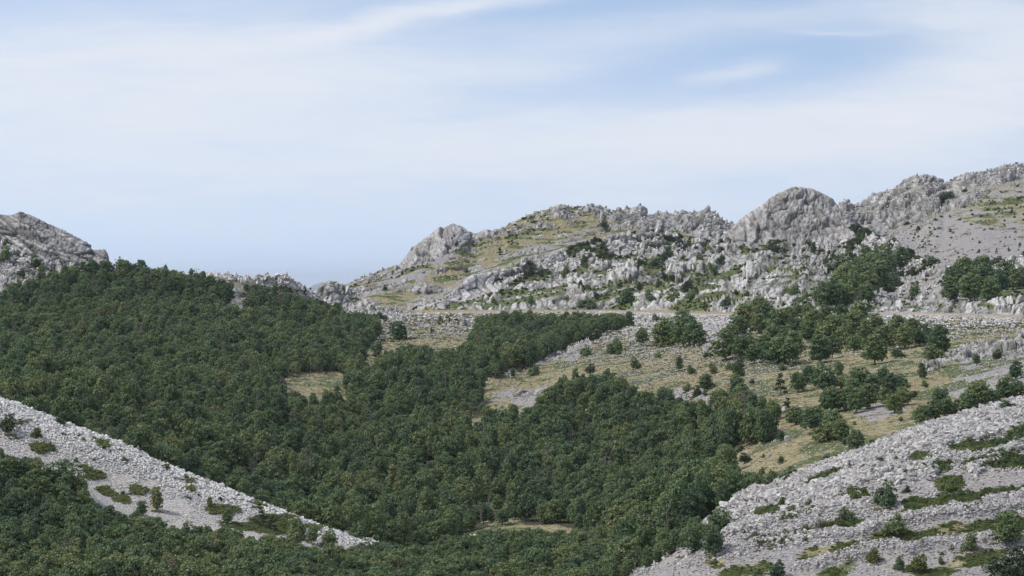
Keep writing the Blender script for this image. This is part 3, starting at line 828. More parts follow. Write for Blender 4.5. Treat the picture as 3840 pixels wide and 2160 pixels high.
def crown_blobs(rs, kind):
    bl = []
    def dome(n, cz, rx, up, dn, smin, smax, inner, sq=.8, ox=0., oy=0.):
        first = len(bl)
        off = rs.uniform(0, 6.28)
        for k in range(n):
            c = 1 - (k + .5) / n * 1.78          # from the top down to a little below the middle
            c += rs.uniform(-.06, .06)
            c = min(.99, max(-.85, c))
            a = off + k * 2.39996 + rs.uniform(-.35, .35)
            q = math.sqrt(1 - c * c) * rs.uniform(.74, 1.0); hgt = c * rs.uniform(.82, 1.0)
            s = rs.uniform(smin, smax)
            bl.append((rx * q * math.cos(a), rx * q * math.sin(a), cz + (up if hgt > 0 else dn) * hgt, s, s, s * sq))
        for k in range(inner):
            a = rs.uniform(0, 6.28); q = rs.uniform(0, .5) * rx
            bl.append((q * math.cos(a), q * math.sin(a), cz + rs.uniform(-.5, .6) * up, smax * 1.25, smax * 1.25, smax * 1.1))
        for k in range(9):
            a = rs.uniform(0, 6.28); c = rs.uniform(-.5, .95); q = math.sqrt(1 - c * c) * rs.uniform(1.05, 1.3)
            s = rs.uniform(.4, .7) * smin
            bl.append((rx * q * math.cos(a), rx * q * math.sin(a), cz + (up if c > 0 else dn) * c * rs.uniform(1.05, 1.25), s, s, s * 1.1))
        for i in range(first, len(bl)):
            t = bl[i]; bl[i] = (t[0] + ox, t[1] + oy) + t[2:]
    if kind == 'beech':
        a = rs.uniform(0, 6.28); q = rs.uniform(.04, .12)
        dome(22, rs.uniform(.38, .46), .28, .44, .36, .09, .155, 4, ox=-q * math.cos(a) * .6, oy=-q * math.sin(a) * .6)
        dome(12, rs.uniform(.28, .40), .20, .34, .28, .08, .14, 2, ox=q * 1.6 * math.cos(a), oy=q * 1.6 * math.sin(a))
    elif kind == 'tall':
        dome(20, .42, .20, .50, .38, .07, .115, 6, 1.1)
    elif kind == 'bush':
        a = rs.uniform(0, 6.28)
        dome(16, rs.uniform(.30, .38), .28, .50, .34, .10, .17, 4, ox=.12 * math.cos(a), oy=.12 * math.sin(a))
        dome(11, rs.uniform(.20, .28), .24, .34, .24, .09, .15, 2, ox=.27 * math.cos(a + 2.3), oy=.27 * math.sin(a + 2.3))
        dome(9, rs.uniform(.12, .2), .22, .22, .16, .08, .13, 1, ox=.30 * math.cos(a + 4.1), oy=.30 * math.sin(a + 4.1))
    elif kind == 'cone':
        for k in range(24):
            z = rs.uniform(.06, .97)
            R = .26 * (1 - z) ** .8 + .02
            a = rs.uniform(0, 2 * math.pi); q = R * math.sqrt(rs.uniform(.1, 1))
            s = .05 + .07 * (1 - z)
            bl.append((q * math.cos(a), q * math.sin(a), z, s, s, s * .8))
    elif kind == 'mat':
        for k in range(16):
            a = rs.uniform(0, 2 * math.pi); q = .5 * math.sqrt(rs.uniform(0, 1))
            s = rs.uniform(.09, .17)
            bl.append((q * math.cos(a), q * math.sin(a), rs.uniform(.03, .14), s, s, s * .6))
    elif kind == 'sparse':
        for k in range(13):
            z = rs.uniform(.3, 1.0)
            a = rs.uniform(0, 2 * math.pi); q = .3 * math.sqrt(rs.uniform(0, 1)) * (1.1 - .4 * z)
            s = rs.uniform(.05, .10)
            bl.append((q * math.cos(a), q * math.sin(a), z, s, s, s))
    return bl


PROTO = {}       # kind -> list of (trunk mesh, crown mesh)


def make_protos(key, kind, n, leaves, size, mat, trunk=True, **kw):
    lst = []
    for i in range(n):
        rs = np.random.default_rng(hash((kind, i)) % 1000 + 31 * i + len(key) * 7 + sum(map(ord, key)))
        bl = crown_blobs(rs, kind)
        cr = leaf_cloud('crown', rs, bl, leaves, size, mat)
        tr = trunk_mesh('trunk', rs, bl, **kw) if trunk else None
        lst.append((tr, cr))
    PROTO[key] = lst


make_protos('beech', 'beech', 8, 2600, .036, M_BEECH, topz=.5)
make_protos('tall', 'tall', 4, 1900, .034, M_BEECH)
make_protos('bush', 'bush', 5, 1500, .052, M_BEECH, stems=3, topz=.5)
make_protos('darkbush', 'bush', 3, 1700, .045, M_DARK, stems=3, topz=.5)
make_protos('lightbush', 'bush', 3, 1300, .055, M_LIGHT, stems=3, topz=.5)
make_protos('dullbush', 'bush', 2, 700, .045, M_DULL, stems=4, topz=.6)
make_protos('cone', 'cone', 3, 1500, .032, M_DARK)
make_protos('mat', 'mat', 4, 650, .06, M_HERB, stems=2, topz=.08, r=.012)
make_protos('dullmat', 'mat', 2, 500, .06, M_DULL, stems=2, topz=.08, r=.012)
make_protos('straw', 'mat', 3, 420, .07, M_STRAW, stems=2, topz=.08, r=.012)
make_protos('sparse', 'sparse', 3, 420, .034, M_BEECH, r=.02, topz=.95)
make_protos('dead', 'sparse', 3, 130, .03, M_DULL, r=.022, topz=.98)
print('protos', time.time() - T0)

UNIT_W = {'beech': .88, 'tall': .64, 'bush': 1.15, 'darkbush': 1.15, 'lightbush': 1.15, 'dullbush': 1.15, 'cone': .60, 'mat': 1.2, 'dullmat': 1.2, 'sparse': .7, 'dead': .7}
UNIT_H = {'beech': 1.0, 'tall': 1.02, 'bush': .97, 'darkbush': .97, 'lightbush': .97, 'dullbush': .97, 'cone': 1.0, 'mat': .25, 'dullmat': .25, 'sparse': 1.05, 'dead': 1.05}
CATS = {'beech': ('beech_tree', 'tree'), 'tall': ('beech_tree', 'tree'), 'bush': ('bush', 'bush'), 'darkbush': ('juniper_bush', 'bush'), 'lightbush': ('bush', 'bush'), 'dullbush': ('bush', 'bush'), 'cone': ('juniper_tree', 'tree'), 'mat': ('creeping_shrub', 'shrub'), 'dullmat': ('creeping_shrub', 'shrub'), 'sparse': ('sapling', 'tree'), 'dead': ('bare_tree', 'tree')}


def plant(kind, loc, w, hgt, label, group=None, variant=None):
    lst = PROTO[kind]
    tr, cr = lst[random.randrange(len(lst)) if variant is None else variant]
    nm, cat = CATS[kind]
    o = bpy.data.objects.new(nm, None); COL.objects.link(o)
    o.empty_display_size = .5
    o.location = loc; o.rotation_euler = (0, 0, random.uniform(0, 6.28))
    sxy = w / UNIT_W[kind]; sz = hgt / UNIT_H[kind]
    o.scale = (sxy, sxy, sz)
    set_thing(o, label, cat, group)
    c = bpy.data.objects.new('crown', cr); COL.objects.link(c); c.parent = o
    t = bpy.data.objects.new('trunk', tr); COL.objects.link(t); t.parent = o
    return o


# ---------------------------------------------------------------- scatter (stuff)
def scatter(name, pts, rot, scl, idx, meshes, stuff=True):
    lib = bpy.data.collections.new(name + '_shapes')
    for i, ml in enumerate(meshes):
        if isinstance(ml, tuple):
            ob = bpy.data.objects.new('s%02d' % i, join_meshes(ml))
        else:
            ob = bpy.data.objects.new('s%02d' % i, ml)
        lib.objects.link(ob)
    me = bpy.data.meshes.new(name)
    n = len(pts)
    me.vertices.add(n)
    me.vertices.foreach_set('co', np.asarray(pts, np.float32).ravel())
    for an, ty, key, val in (('rot', 'FLOAT_VECTOR', 'vector', rot), ('scl', 'FLOAT_VECTOR', 'vector', scl), ('pick', 'INT', 'value', idx)):
        at = me.attributes.new(an, ty, 'POINT')
        at.data.foreach_set(key, np.asarray(val, np.int32 if ty == 'INT' else np.float32).ravel())
    o = bpy.data.objects.new(name, me); COL.objects.link(o)
    ng = bpy.data.node_groups.new(name + '_spread', 'GeometryNodeTree')
    ng.interface.new_socket('Geometry', in_out='INPUT', socket_type='NodeSocketGeometry')
    ng.interface.new_socket('Geometry', in_out='OUTPUT', socket_type='NodeSocketGeometry')
    gi = ng.nodes.new('NodeGroupInput'); go = ng.nodes.new('NodeGroupOutput')
    ci = ng.nodes.new('GeometryNodeCollectionInfo'); ci.inputs['Collection'].default_value = lib
    ci.inputs['Separate Children'].default_value = True; ci.inputs['Reset Children'].default_value = True
    ip = ng.nodes.new('GeometryNodeInstanceOnPoints'); ip.inputs['Pick Instance'].default_value = True
    def na(nm, ty):
        q = ng.nodes.new('GeometryNodeInputNamedAttribute'); q.data_type = ty; q.inputs[0].default_value = nm
        return q.outputs[0]
    L = ng.links.new
    L(gi.outputs[0], ip.inputs['Points']); L(ci.outputs[0], ip.inputs['Instance'])
    L(na('pick', 'INT'), ip.inputs['Instance Index'])
    e2r = ng.nodes.new('FunctionNodeEulerToRotation'); L(na('rot', 'FLOAT_VECTOR'), e2r.inputs[0]); L(e2r.outputs[0], ip.inputs['Rotation'])
    L(na('scl', 'FLOAT_VECTOR'), ip.inputs['Scale']); L(ip.outputs[0], go.inputs[0])
    md = o.modifiers.new('spread', 'NODES'); md.node_group = ng
    o['kind'] = 'stuff'
    return o


def join_meshes(ms):
    bm = bmesh.new()
    mats = []
    tints = []
    vs, fs, mi, tn = [], [], [], []
    for me in ms:
        base = len(vs)
        n = len(me.vertices)
        co = np.empty(n * 3, np.float32); me.vertices.foreach_get('co', co)
        vs.extend(map(tuple, co.reshape(-1, 3)))
        if 'leaf_tint' in me.attributes:
            t = np.empty(n, np.float32); me.attributes['leaf_tint'].data.foreach_get('value', t); tn.extend(t)
        else:
            tn.extend([.5] * n)
        for p in me.polygons:
            fs.append([base + q for q in p.vertices]); mi.append(len(mats))
        mats.append(me.materials[0])
    bm.free()
    out = bpy.data.meshes.new('tree')
    out.from_pydata(vs, [], fs)
    out.polygons.foreach_set('material_index', np.array(mi, np.int32))
    at = out.attributes.new('leaf_tint', 'FLOAT', 'POINT'); at.data.foreach_set('value', np.array(tn, np.float32))
    for q in mats:
        out.materials.append(q)
    return out


# ---------------------------------------------------------------- single trees and bushes read off the photograph
# (crop, x, y of the foot, width, height, kind, zone, label)
SINGLE = []
SINGLE += [
 # far ridge and karst ridge
 (2, 1985, 312, 86, 76, 'darkbush', 'back', 'dark round bush high on the grassy ridge just below the pinnacles'),
 (2, 1195, 517, 50, 66, 'cone', 'back', 'small dark pointed tree alone halfway up the far ridge'),
 (2, 330, 787, 42, 52, 'darkbush', 'back', 'small dark bush on the low left end of the far ridge'),
 (2, 535, 492, 30, 40, 'darkbush', 'back', 'tiny dark bush on the left edge of the fluted skyline crag'),
 (2, 945, 650, 50, 40, 'bush', 'back', 'small bush beside the old track on the far ridge'),
 (2, 605, 922, 48, 38, 'bush', 'karst', 'low bush at the foot of the banded bluff beside the road'),
 (2, 1150, 880, 55, 62, 'bush', 'karst', 'small green bush between blocks right of the banded bluff'),
 (2, 1430, 898, 74, 96, 'bush', 'karst', 'upright bush among white blocks above the middle of the road'),
 (2, 1860, 925, 185, 112, 'bush', 'karst', 'broad dark thicket just above the road among karst blocks'),
 (2, 1925, 850, 70, 80, 'bush', 'karst', 'bush rising behind the broad thicket above the road'),
 (2, 2150, 885, 165, 135, 'bush', 'karst', 'wide dark bush right of the tall split rock above the road'),
 (2, 2330, 872, 110, 110, 'bush', 'karst', 'round bush on the karst slope right of the wide dark bush'),
 (2, 2505, 872, 130, 112, 'bush', 'karst', 'olive green bush at the right foot of the karst ridge'),
 (2, 2105, 768, 62, 76, 'darkbush', 'karst', 'small dark bush above the wide bush on the karst slope'),
 (2, 2250, 792, 58, 84, 'darkbush', 'karst', 'narrow dark bush in a gully of the karst slope'),
 (2, 2500, 722, 70, 84, 'darkbush', 'karst', 'dark bush on pale rocks below the saddle left of the dome'),
 (2, 2150, 708, 46, 60, 'darkbush', 'karst', 'little dark bush in the middle of the white karst slope'),
 (2, 2030, 742, 44, 42, 'darkbush', 'karst', 'tiny dark shrub on the white karst slope above the thicket'),
 (2, 1875, 552, 56, 62, 'bush', 'karst', 'small green bush under the upper rim of the karst ridge'),
 (2, 1700, 860, 60, 48, 'bush', 'karst', 'low bush just above the road left of the broad thicket'),
 (3, 690, 748, 140, 122, 'darkbush', 'karst', 'big dark bush at the foot of the dome crag'),
 (3, 990, 738, 72, 84, 'darkbush', 'karst', 'smaller dark bush right of the big one below the dome crag'),
 (3, 1080, 832, 62, 72, 'bush', 'karst', 'bush on the rocky slope left of the climbing thicket'),
 (3, 1980, 348, 172, 72, 'darkbush', 'back', 'dark oval thicket high on the far right rocky mountainside'),
 (3, 2130, 285, 60, 34, 'darkbush', 'back', 'small dark patch of scrub right above the oval thicket'),
 (3, 1690, 532, 72, 32, 'darkbush', 'back', 'low dark scrub where the far cliffs meet the grey slope'),
 (3, 1250, 430, 44, 28, 'bush', 'back', 'small shrub in the notch right of the dome'),
 (3, 840, 1062, 122, 102, 'bush', 'karst', 'round bush at the rock foot above the wood by the road'),
 (3, 170, 1162, 48, 62, 'cone', 'karst', 'small pointed juniper just above the road wall'),
 (3, 325, 1158, 110, 92, 'bush', 'karst', 'rounded green bush above the road at the wood edge'),
 (3, 55, 1092, 112, 72, 'bush', 'karst', 'spreading bush on the slope above the small pointed juniper'),
 (3, 1750, 1088, 102, 142, 'beech', 'karst', 'single tree on the grey gravel slope left of the dark grove'),
 (3, 1595, 1012, 142, 146, 'beech', 'karst', 'dark tree at the lower right end of the climbing thicket'),
 (3, 1385, 1118, 122, 112, 'lightbush', 'karst', 'light green bush below the climbing thicket'),
 (3, 1190, 1150, 230, 150, 'bush', 'karst', 'broad dome shaped dark bush left of the light green bush'),
 (3, 1885, 822, 130, 72, 'bush', 'karst', 'dark bush at the right tip of the climbing thicket'),
 (3, 2370, 747, 30, 46, 'cone', 'back', 'tiny pointed shrub low on the far grey slope'),
 (3, 2462, 737, 30, 36, 'darkbush', 'back', 'tiny round shrub right of the pointed one on the far grey slope'),
 (3, 2235, 742, 32, 34, 'darkbush', 'back', 'tiny round shrub left of the pointed one on the far grey slope'),
 (3, 2240, 676, 26, 28, 'darkbush', 'back', 'little dark dot of a shrub halfway up the far grey slope'),
 (3, 2040, 600, 30, 26, 'darkbush', 'back', 'small dark shrub in the upper left of the far grey slope'),
 (3, 1775, 570, 26, 30, 'darkbush', 'back', 'small dark shrub below the scrub at the far cliff foot'),
 (3, 2545, 690, 30, 34, 'darkbush', 'back', 'small dark shrub on the right edge of the far grey slope'),
 # along the road and the pass meadow
 (2, 1352, 1008, 56, 88, 'tall', 'mid', 'dark upright tree standing alone just below the road'),
 (2, 1428, 1010, 64, 92, 'beech', 'mid', 'tree right beside the lone upright tree below the road'),
 (2, 745, 1022, 42, 58, 'tall', 'mid', 'small upright bush below the left end of the road wall'),
 (2, 800, 1002, 48, 42, 'bush', 'mid', 'low round bush touching the road near the pass'),
 (2, 428, 1168, 192, 170, 'beech', 'mid', 'large dark round tree standing alone on the pass meadow'),
 (2, 237, 1175, 74, 72, 'beech', 'mid', 'small round tree left of the large tree on the pass meadow'),
 (2, 268, 1312, 120, 156, 'tall', 'mid', 'dark tree below the small round tree at the pass meadow'),
 (2, 685, 1104, 42, 56, 'bush', 'mid', 'small bush alone in the middle of the pass meadow'),
 (2, 300, 1022, 110, 82, 'bush', 'mid', 'dark bush on the rocky rim at the left of the pass'),
 (2, 2172, 1066, 104, 150, 'beech', 'mid', 'slender tree on the brown bank below the road'),
 (2, 2375, 1020, 84, 66, 'bush', 'mid', 'low bush on the bank right of the slender tree'),
 (2, 2268, 1214, 134, 166, 'beech', 'mid', 'round tree left of the big grove below the road'),
 (2, 2095, 1288, 76, 136, 'tall', 'mid', 'slim dark tree alone on the stony meadow left of the grove'),
 (2, 2180, 1212, 30, 44, 'cone', 'mid', 'tiny dark juniper between the slim tree and the round tree'),
 (2, 1745, 1212, 56, 36, 'bush', 'mid', 'low dome shaped bush on the white rock strip'),
 (2, 1525, 1312, 62, 78, 'tall', 'mid', 'small tree at the lower edge of the white rock strip'),
 (2, 1345, 1397, 46, 42, 'bush', 'mid', 'small bush at the lower left end of the white rock strip'),
 (2, 1295, 1449, 52, 84, 'tall', 'mid', 'narrow tree on the meadow tip beside the forest edge'),
 (2, 2550, 1394, 84, 124, 'tall', 'mid', 'dark narrow tree on the left of the stony meadow'),
 # right-hand meadow
 (6, 145, 280, 122, 122, 'beech', 'mid', 'round dark tree alone at the left of the stony meadow'),
 (6, 30, 285, 80, 66, 'bush', 'mid', 'low bush beside the round dark tree on the stony meadow'),
 (6, 345, 335, 140, 160, 'beech', 'mid', 'tall tree where the forest tip reaches the stony meadow'),
 (6, 620, 308, 92, 146, 'cone', 'mid', 'conical dark juniper alone on the stony meadow'),
 (6, 660, 388, 62, 86, 'cone', 'mid', 'smaller conical juniper below the conical dark one'),
 (6, 290, 148, 52, 58, 'bush', 'mid', 'small bush in the upper part of the stony meadow'),
 (6, 985, 192, 84, 112, 'beech', 'mid', 'small tree between the groves on the upper stony meadow'),
 (6, 1515, 208, 78, 124, 'beech', 'mid', 'lone tree below the pale rock outcrop on the right slope'),
 (6, 2105, 205, 114, 136, 'beech', 'mid', 'round tree alone on grey gravel at the right edge'),
 (6, 890, 562, 80, 104, 'tall', 'mid', 'small upright tree at the top of the lower meadow'),
 (6, 1000, 588, 122, 152, 'beech', 'mid', 'round tree right of the small upright one above the lower meadow'),
 (6, 1095, 684, 142, 176, 'beech', 'mid', 'dark tree at the right edge of the lower meadow'),
 (6, 985, 724, 74, 54, 'bush', 'mid', 'low bush at the scree edge below the dark meadow tree'),
 (6, 1195, 700, 98, 62, 'lightbush', 'mid', 'low pale green bush against the right scree crest'),
 (6, 320, 728, 62, 88, 'tall', 'mid', 'small lone tree on the left of the lower meadow'),
 (6, 510, 702, 26, 36, 'bush', 'mid', 'tiny shrub in the middle of the lower meadow'),
 (6, 500, 815, 56, 64, 'bush', 'mid', 'small bush at the lower end of the lower meadow'),
 (6, 545, 895, 122, 86, 'bush', 'mid', 'round bush behind the lower end of the right scree crest'),
 (6, 670, 842, 142, 94, 'bush', 'mid', 'wide dark bush on the scree crest below the lower meadow'),
 (6, 1380, 70, 60, 60, 'bush', 'mid', 'small bush left of the pale rock outcrop'),
 (6, 2000, 65, 60, 46, 'bush', 'mid', 'small bush right above the grey gravel patch'),
 # right foreground slope
 (6, 1058, 778, 54, 72, 'dullbush', 'front', 'thin brownish bush at the upper edge of the right scree'),
 (6, 1285, 1008, 176, 194, 'bush', 'front', 'largest bush on the right scree slope, dark and broom shaped'),
 (6, 1415, 922, 66, 58, 'darkbush', 'front', 'small dark tree with a short bare trunk beside the largest bush'),
 (6, 1035, 1098, 142, 104, 'bush', 'front', 'dark rounded bush left of the largest bush'),
 (6, 1005, 1140, 92, 52, 'lightbush', 'front', 'low light green bush under the dark rounded bush'),
 (6, 1340, 1198, 192, 168, 'bush', 'front', 'spreading dark bush on a green patch below the largest bush'),
 (6, 580, 1066, 96, 62, 'bush', 'front', 'low dark bush near the left part of the right scree'),
 (6, 465, 1216, 58, 76, 'dullbush', 'front', 'withered brown bush on the lower left of the right scree'),
 (6, 640, 1214, 92, 72, 'bush', 'front', 'small bush right of the withered brown bush'),
 (6, 865, 1162, 132, 84, 'dullbush', 'front', 'sparse greyish bush above a long green patch'),
 (6, 1110, 968, 112, 56, 'mat', 'front', 'creeping shrub left of the largest bush'),
 (6, 1680, 905, 132, 66, 'mat', 'front', 'creeping dark shrub on white stones right of the small trunk tree'),
 (6, 600, 1452, 124, 126, 'bush', 'front', 'dark green bush at the bottom beside the block ledge'),
 (6, 1205, 1362, 112, 94, 'lightbush', 'front', 'fresh green bush growing between two block ledges'),
 (6, 1370, 1416, 92, 112, 'bush', 'front', 'darker bush left of the bright green bush at the bottom'),
 (6, 1490, 1422, 152, 132, 'lightbush', 'front', 'bright green rounded bush at the bottom of the right scree'),
 (6, 1820, 1288, 132, 144, 'bush', 'front', 'loose dark bush left of the big corner bush'),
 (6, 1700, 1286, 48, 52, 'dullbush', 'front', 'tiny grey green bush left of the loose dark bush'),
 (6, 2060, 1250, 230, 250, 'beech', 'front', 'big leafy green tree near the lower right corner'),
 (6, 2070, 1480, 330, 240, 'darkbush', 'front', 'huge dark bush filling the lower right corner'),
 (6, 2135, 600, 70, 90, 'darkbush', 'front', 'dark bush cut by the right edge on the scree'),
 (6, 505, 1272, 120, 62, 'dullmat', 'front', 'flat greyish shrub on the lower right scree'),
 (6, 200, 1372, 64, 44, 'bush', 'front', 'small bush at the left foot of the right scree'),
 (6, 190, 1330, 176, 240, 'beech', 'front', 'full green tree at the forest edge against the right scree'),
 (6, 60, 1310, 170, 220, 'beech', 'front', 'olive green tree left of the full green edge tree'),
 (6, 225, 1180, 170, 190, 'beech', 'front', 'dark tree behind the full green edge tree at the scree'),
 (6, 705, 935, 50, 46, 'dullmat', 'front', 'tiny olive shrub beside the upper block ledge'),
 (6, 2050, 400, 130, 70, 'bush', 'front', 'dark low bush on the right scree crest near the edge'),
 (6, 960, 1470, 90, 60, 'lightbush', 'front', 'light green tuft below the lowest block ledge'),
 # left foreground spur
 (4, 270, 432, 104, 92, 'lightbush', 'front', 'light green bush on the upper part of the white spur'),
 (4, 310, 512, 142, 56, 'mat', 'front', 'creeping green shrub under the light green bush on the spur'),
 (4, 465, 422, 52, 34, 'darkbush', 'front', 'small dark cushion bush right of the light green spur bush'),
 (4, 612, 464, 56, 40, 'bush', 'front', 'small green cushion bush in the middle of the upper spur'),
 (4, 575, 428, 46, 30, 'bush', 'front', 'tiny bush just left of the middle cushion bush on the spur'),
 (4, 692, 452, 62, 38, 'bush', 'front', 'dark cushion bush right of the middle one on the spur'),
 (4, 742, 482, 62, 40, 'lightbush', 'front', 'pale green cushion bush next to the dark one on the spur'),
 (4, 885, 538, 58, 38, 'bush', 'front', 'small bush close below the notch of the spur crest'),
 (4, 915, 608, 68, 44, 'bush', 'front', 'round green bush alone in the centre of the white scree'),
 (4, 692, 598, 72, 28, 'mat', 'front', 'flat olive shrub left of the round green scree bush'),
 (4, 560, 612, 44, 44, 'bush', 'front', 'little bush near the lower left of the white scree'),
 (4, 800, 540, 60, 26, 'dullmat', 'front', 'thin brownish mat plant below the spur crest'),
 (4, 1210, 668, 96, 60, 'lightbush', 'front', 'bright green bush sitting on the crest of the white spur'),
 (4, 1365, 732, 56, 38, 'darkbush', 'front', 'small dark bush just below the spur crest'),
 (4, 1405, 802, 58, 54, 'dullbush', 'front', 'olive brown bush on the lower middle of the spur'),
 (4, 1575, 802, 44, 34, 'bush', 'front', 'tiny green bush near the crest of the lower spur'),
 (4, 1620, 892, 52, 32, 'darkbush', 'front', 'small dark cushion on the lower white scree'),
 (4, 1380, 882, 62, 26, 'darkbush', 'front', 'flat dark cushion below the olive brown spur bush'),
 (4, 1455, 868, 42, 28, 'darkbush', 'front', 'tiny dark cushion right of the flat dark one'),
 (4, 1745, 868, 38, 28, 'darkbush', 'front', 'tiny dark cushion close under the lower spur crest'),
 (4, 1885, 886, 52, 28, 'lightbush', 'front', 'yellow green cushion on the lower spur crest'),
 (4, 2070, 978, 58, 28, 'bush', 'front', 'low bush near the pointed end of the white spur'),
 (4, 1540, 954, 62, 96, 'tall', 'front', 'small upright tree on the lower edge of the white scree'),
 (4, 1745, 945, 30, 22, 'darkbush', 'front', 'dark dot of a shrub on the lower white scree'),
 (4, 900, 852, 54, 36, 'bush', 'front', 'small bush in the lower stone tongue of the spur'),
 (4, 445, 345, 100, 96, 'darkbush', 'front', 'dark bush rooted on the crest of the white spur'),
 (4, 60, 390, 150, 160, 'darkbush', 'front', 'big dark bush at the left edge of the white spur'),
 (4, 300, 272, 26, 24, 'darkbush', 'front', 'tiny bush under the crest at the top of the spur'),
 (4, 430, 852, 330, 290, 'beech', 'front', 'broadest dark tree at the lower edge of the white spur'),
 (4, 1150, 966, 132, 200, 'beech', 'front', 'dark upright tree in front of the middle of the spur'),
 (4, 1040, 1010, 110, 130, 'beech', 'front', 'rounder tree left of the dark upright tree below the spur'),
 (4, 1670, 1066, 112, 140, 'beech', 'front', 'tree at the foot of the lower spur left of the twin tops'),
 (4, 1915, 1086, 100, 130, 'cone', 'front', 'pointed tree, left one of two at the lower spur foot'),
 (4, 2000, 1120, 82, 124, 'cone', 'front', 'pointed tree, right one of two at the lower spur foot'),
 (4, 2185, 1250, 180, 256, 'beech', 'front', 'tall dark tree before the pointed end of the spur'),
 (4, 2290, 1210, 110, 150, 'beech', 'front', 'lower tree right beside the tall dark one at the spur end'),
 (4, 2420, 1250, 150, 170, 'beech', 'front', 'wide tree below the last stones of the spur'),
 (5, 110, 1135, 210, 150, 'bush', 'front', 'broad round bush just behind the tip of the spur'),
 # left crest
 (1, 270, 625, 112, 116, 'darkbush', 'mid', 'dark bush in front of the jointed left crag'),
 (1, 160, 682, 84, 76, 'darkbush', 'mid', 'smaller dark bush lower left of the crag bush'),
 (1, 55, 455, 84, 76, 'darkbush', 'mid', 'dark bush growing in the middle of the left crag'),
 (1, 40, 565, 124, 124, 'bush', 'mid', 'dark thicket at the left edge under the crag'),
 (1, 460, 600, 40, 70, 'bush', 'mid', 'slim bush against the foot of the left crag'),
 (1, 2300, 834, 48, 84, 'cone', 'mid', 'small pointed tree where the left crest drops to the pass'),
 # valley clearings
 (5, 380, 1085, 230, 270, 'beech', 'mid', 'large pyramidal beech at the edge of the bottom clearing'),
 (5, 575, 1040, 210, 260, 'beech', 'mid', 'large dark beech right of the pyramidal beech'),
 (5, 820, 1075, 250, 300, 'beech', 'mid', 'largest dome shaped beech left of the grassy clearing'),
 (5, 700, 1110, 140, 170, 'beech', 'mid', 'medium beech in front of the largest dome shaped beech'),
 (5, 870, 1180, 110, 110, 'darkbush', 'mid', 'rounded blue green bush below the largest beech'),
 (5, 1425, 930, 100, 130, 'tall', 'mid', 'small pale tree at the right end of the grassy clearing'),
 (6, -420, 30, 60, 96, 'tall', 'mid', 'slim tree at the top of the forest beside the bare rock'),
]

used_xy = []
for (cr, cx, cy, w, hh, kind, zone, label) in SINGLE:
    conv, s = KS[cr]
    X, Y = conv(cx, cy)
    loc, d = place(X, Y, zone)
    loc.z -= .08
    plant(kind, loc, w * s * d / F, hh * s * d / F, label)
    used_xy.append((loc.x, loc.y, w * s * d / F * .5))
used_xy = np.array(used_xy) if used_xy else np.zeros((0, 3))

# ---------------------------------------------------------------- woods
def cand(spacing, dmin, dmax, Xmin, Xmax, seed):
    rs = np.random.default_rng(seed)
    ys = np.arange(dmin, dmax, spacing * .87)
    out = []
    for k, y in enumerate(ys):
        x0 = y * (Xmin - XC) / F; x1 = y * (Xmax - XC) / F
        xs = np.arange(x0, x1, spacing) + (k % 2) * spacing / 2
        out.append(np.stack([xs + rs.uniform(-.36, .36, len(xs)) * spacing, np.full(len(xs), y) + rs.uniform(-.36, .36, len(xs)) * spacing], 1))
    return np.concatenate(out)


def forest_points(spacing, dmin, dmax, hmin, hmax, seed, test):
    rs = np.random.default_rng(seed)
    xy = cand(spacing, dmin, dmax, -150, 2720, seed)
    res = []
    X = XC + F * xy[:, 0] / xy[:, 1]
    info = [ground_xy(a, b) for a, b in zip(X, xy[:, 1])]
    z = np.array([i[0] for i in info]); sg = np.array([i[1] for i in info])
    hs = (hmin + (hmax - hmin) * rs.random(len(xy)) ** 1.3) * (1 + 1.2 * fbm2(xy[:, 0] / 20, xy[:, 1] / 20, 3, seed))
    Yb = YC - F * z / xy[:, 1]
    ok = test(X, Yb - hs * .8 * F / xy[:, 1], xy[:, 1], sg) & test(X, Yb - hs * .22 * F / xy[:, 1], xy[:, 1], sg)
    if len(used_xy):
        for (ux, uy, ur) in used_xy:
            ok &= ((xy[:, 0] - ux) ** 2 + (xy[:, 1] - uy) ** 2) > (ur * .8 + .3) ** 2
    return np.stack([xy[:, 0], xy[:, 1], z, hs, X, Yb, sg], 1)[ok]


fA = forest_points(2.1, 345, 482, 1.9, 4.3, 201, lambda X, Y, d, sg: forest_at(X, Y, d, sg) & (sg < S('C') + .3) & ((X < 1560) | (sg < S('C') + .1)))
fB = forest_points(3.25, 352, 1060, 2.7, 7.0, 202, lambda X, Y, d, sg: forest_at(X, Y, d, sg) & ((sg >= S('C') + .3) | (X > 1560)))
clump_pts = []
for k, (nm, poly) in enumerate(CLUMPS):
    up = nm.startswith(('the thicket', 'the dark grove'))
    rs = np.random.default_rng(300 + k)
    xs_ = [p[0] for p in poly]; ys_ = [p[1] for p in poly]
    q = []
    row = 0; Yt = min(ys_) + 6
    while Yt < max(ys_) + 20:
        for Xt in np.arange(min(xs_) + (row % 2) * 24, max(xs_), 48):
            X_ = Xt + rs.uniform(-13, 13); Yc_ = Yt + rs.uniform(-8, 8)
            hpx = rs.uniform(52, 92)
            if inpoly(np.array([X_]), np.array([Yc_]), poly)[0] and inpoly(np.array([X_]), np.array([Yc_ + 12.]), poly)[0]:
                yb = min(Yc_ + hpx * .62, max(ys_) + 8)
                loc, d = place(X_, yb, 'karst' if up else 'mid')
                q.append((loc.x, loc.y, loc.z, hpx * d / F, X_, yb, 0))
        row += 1; Yt += 25
    clump_pts.append((nm, np.array(q)))
print('forest', len(fA), len(fB), [len(q) for _, q in clump_pts], time.time() - T0)

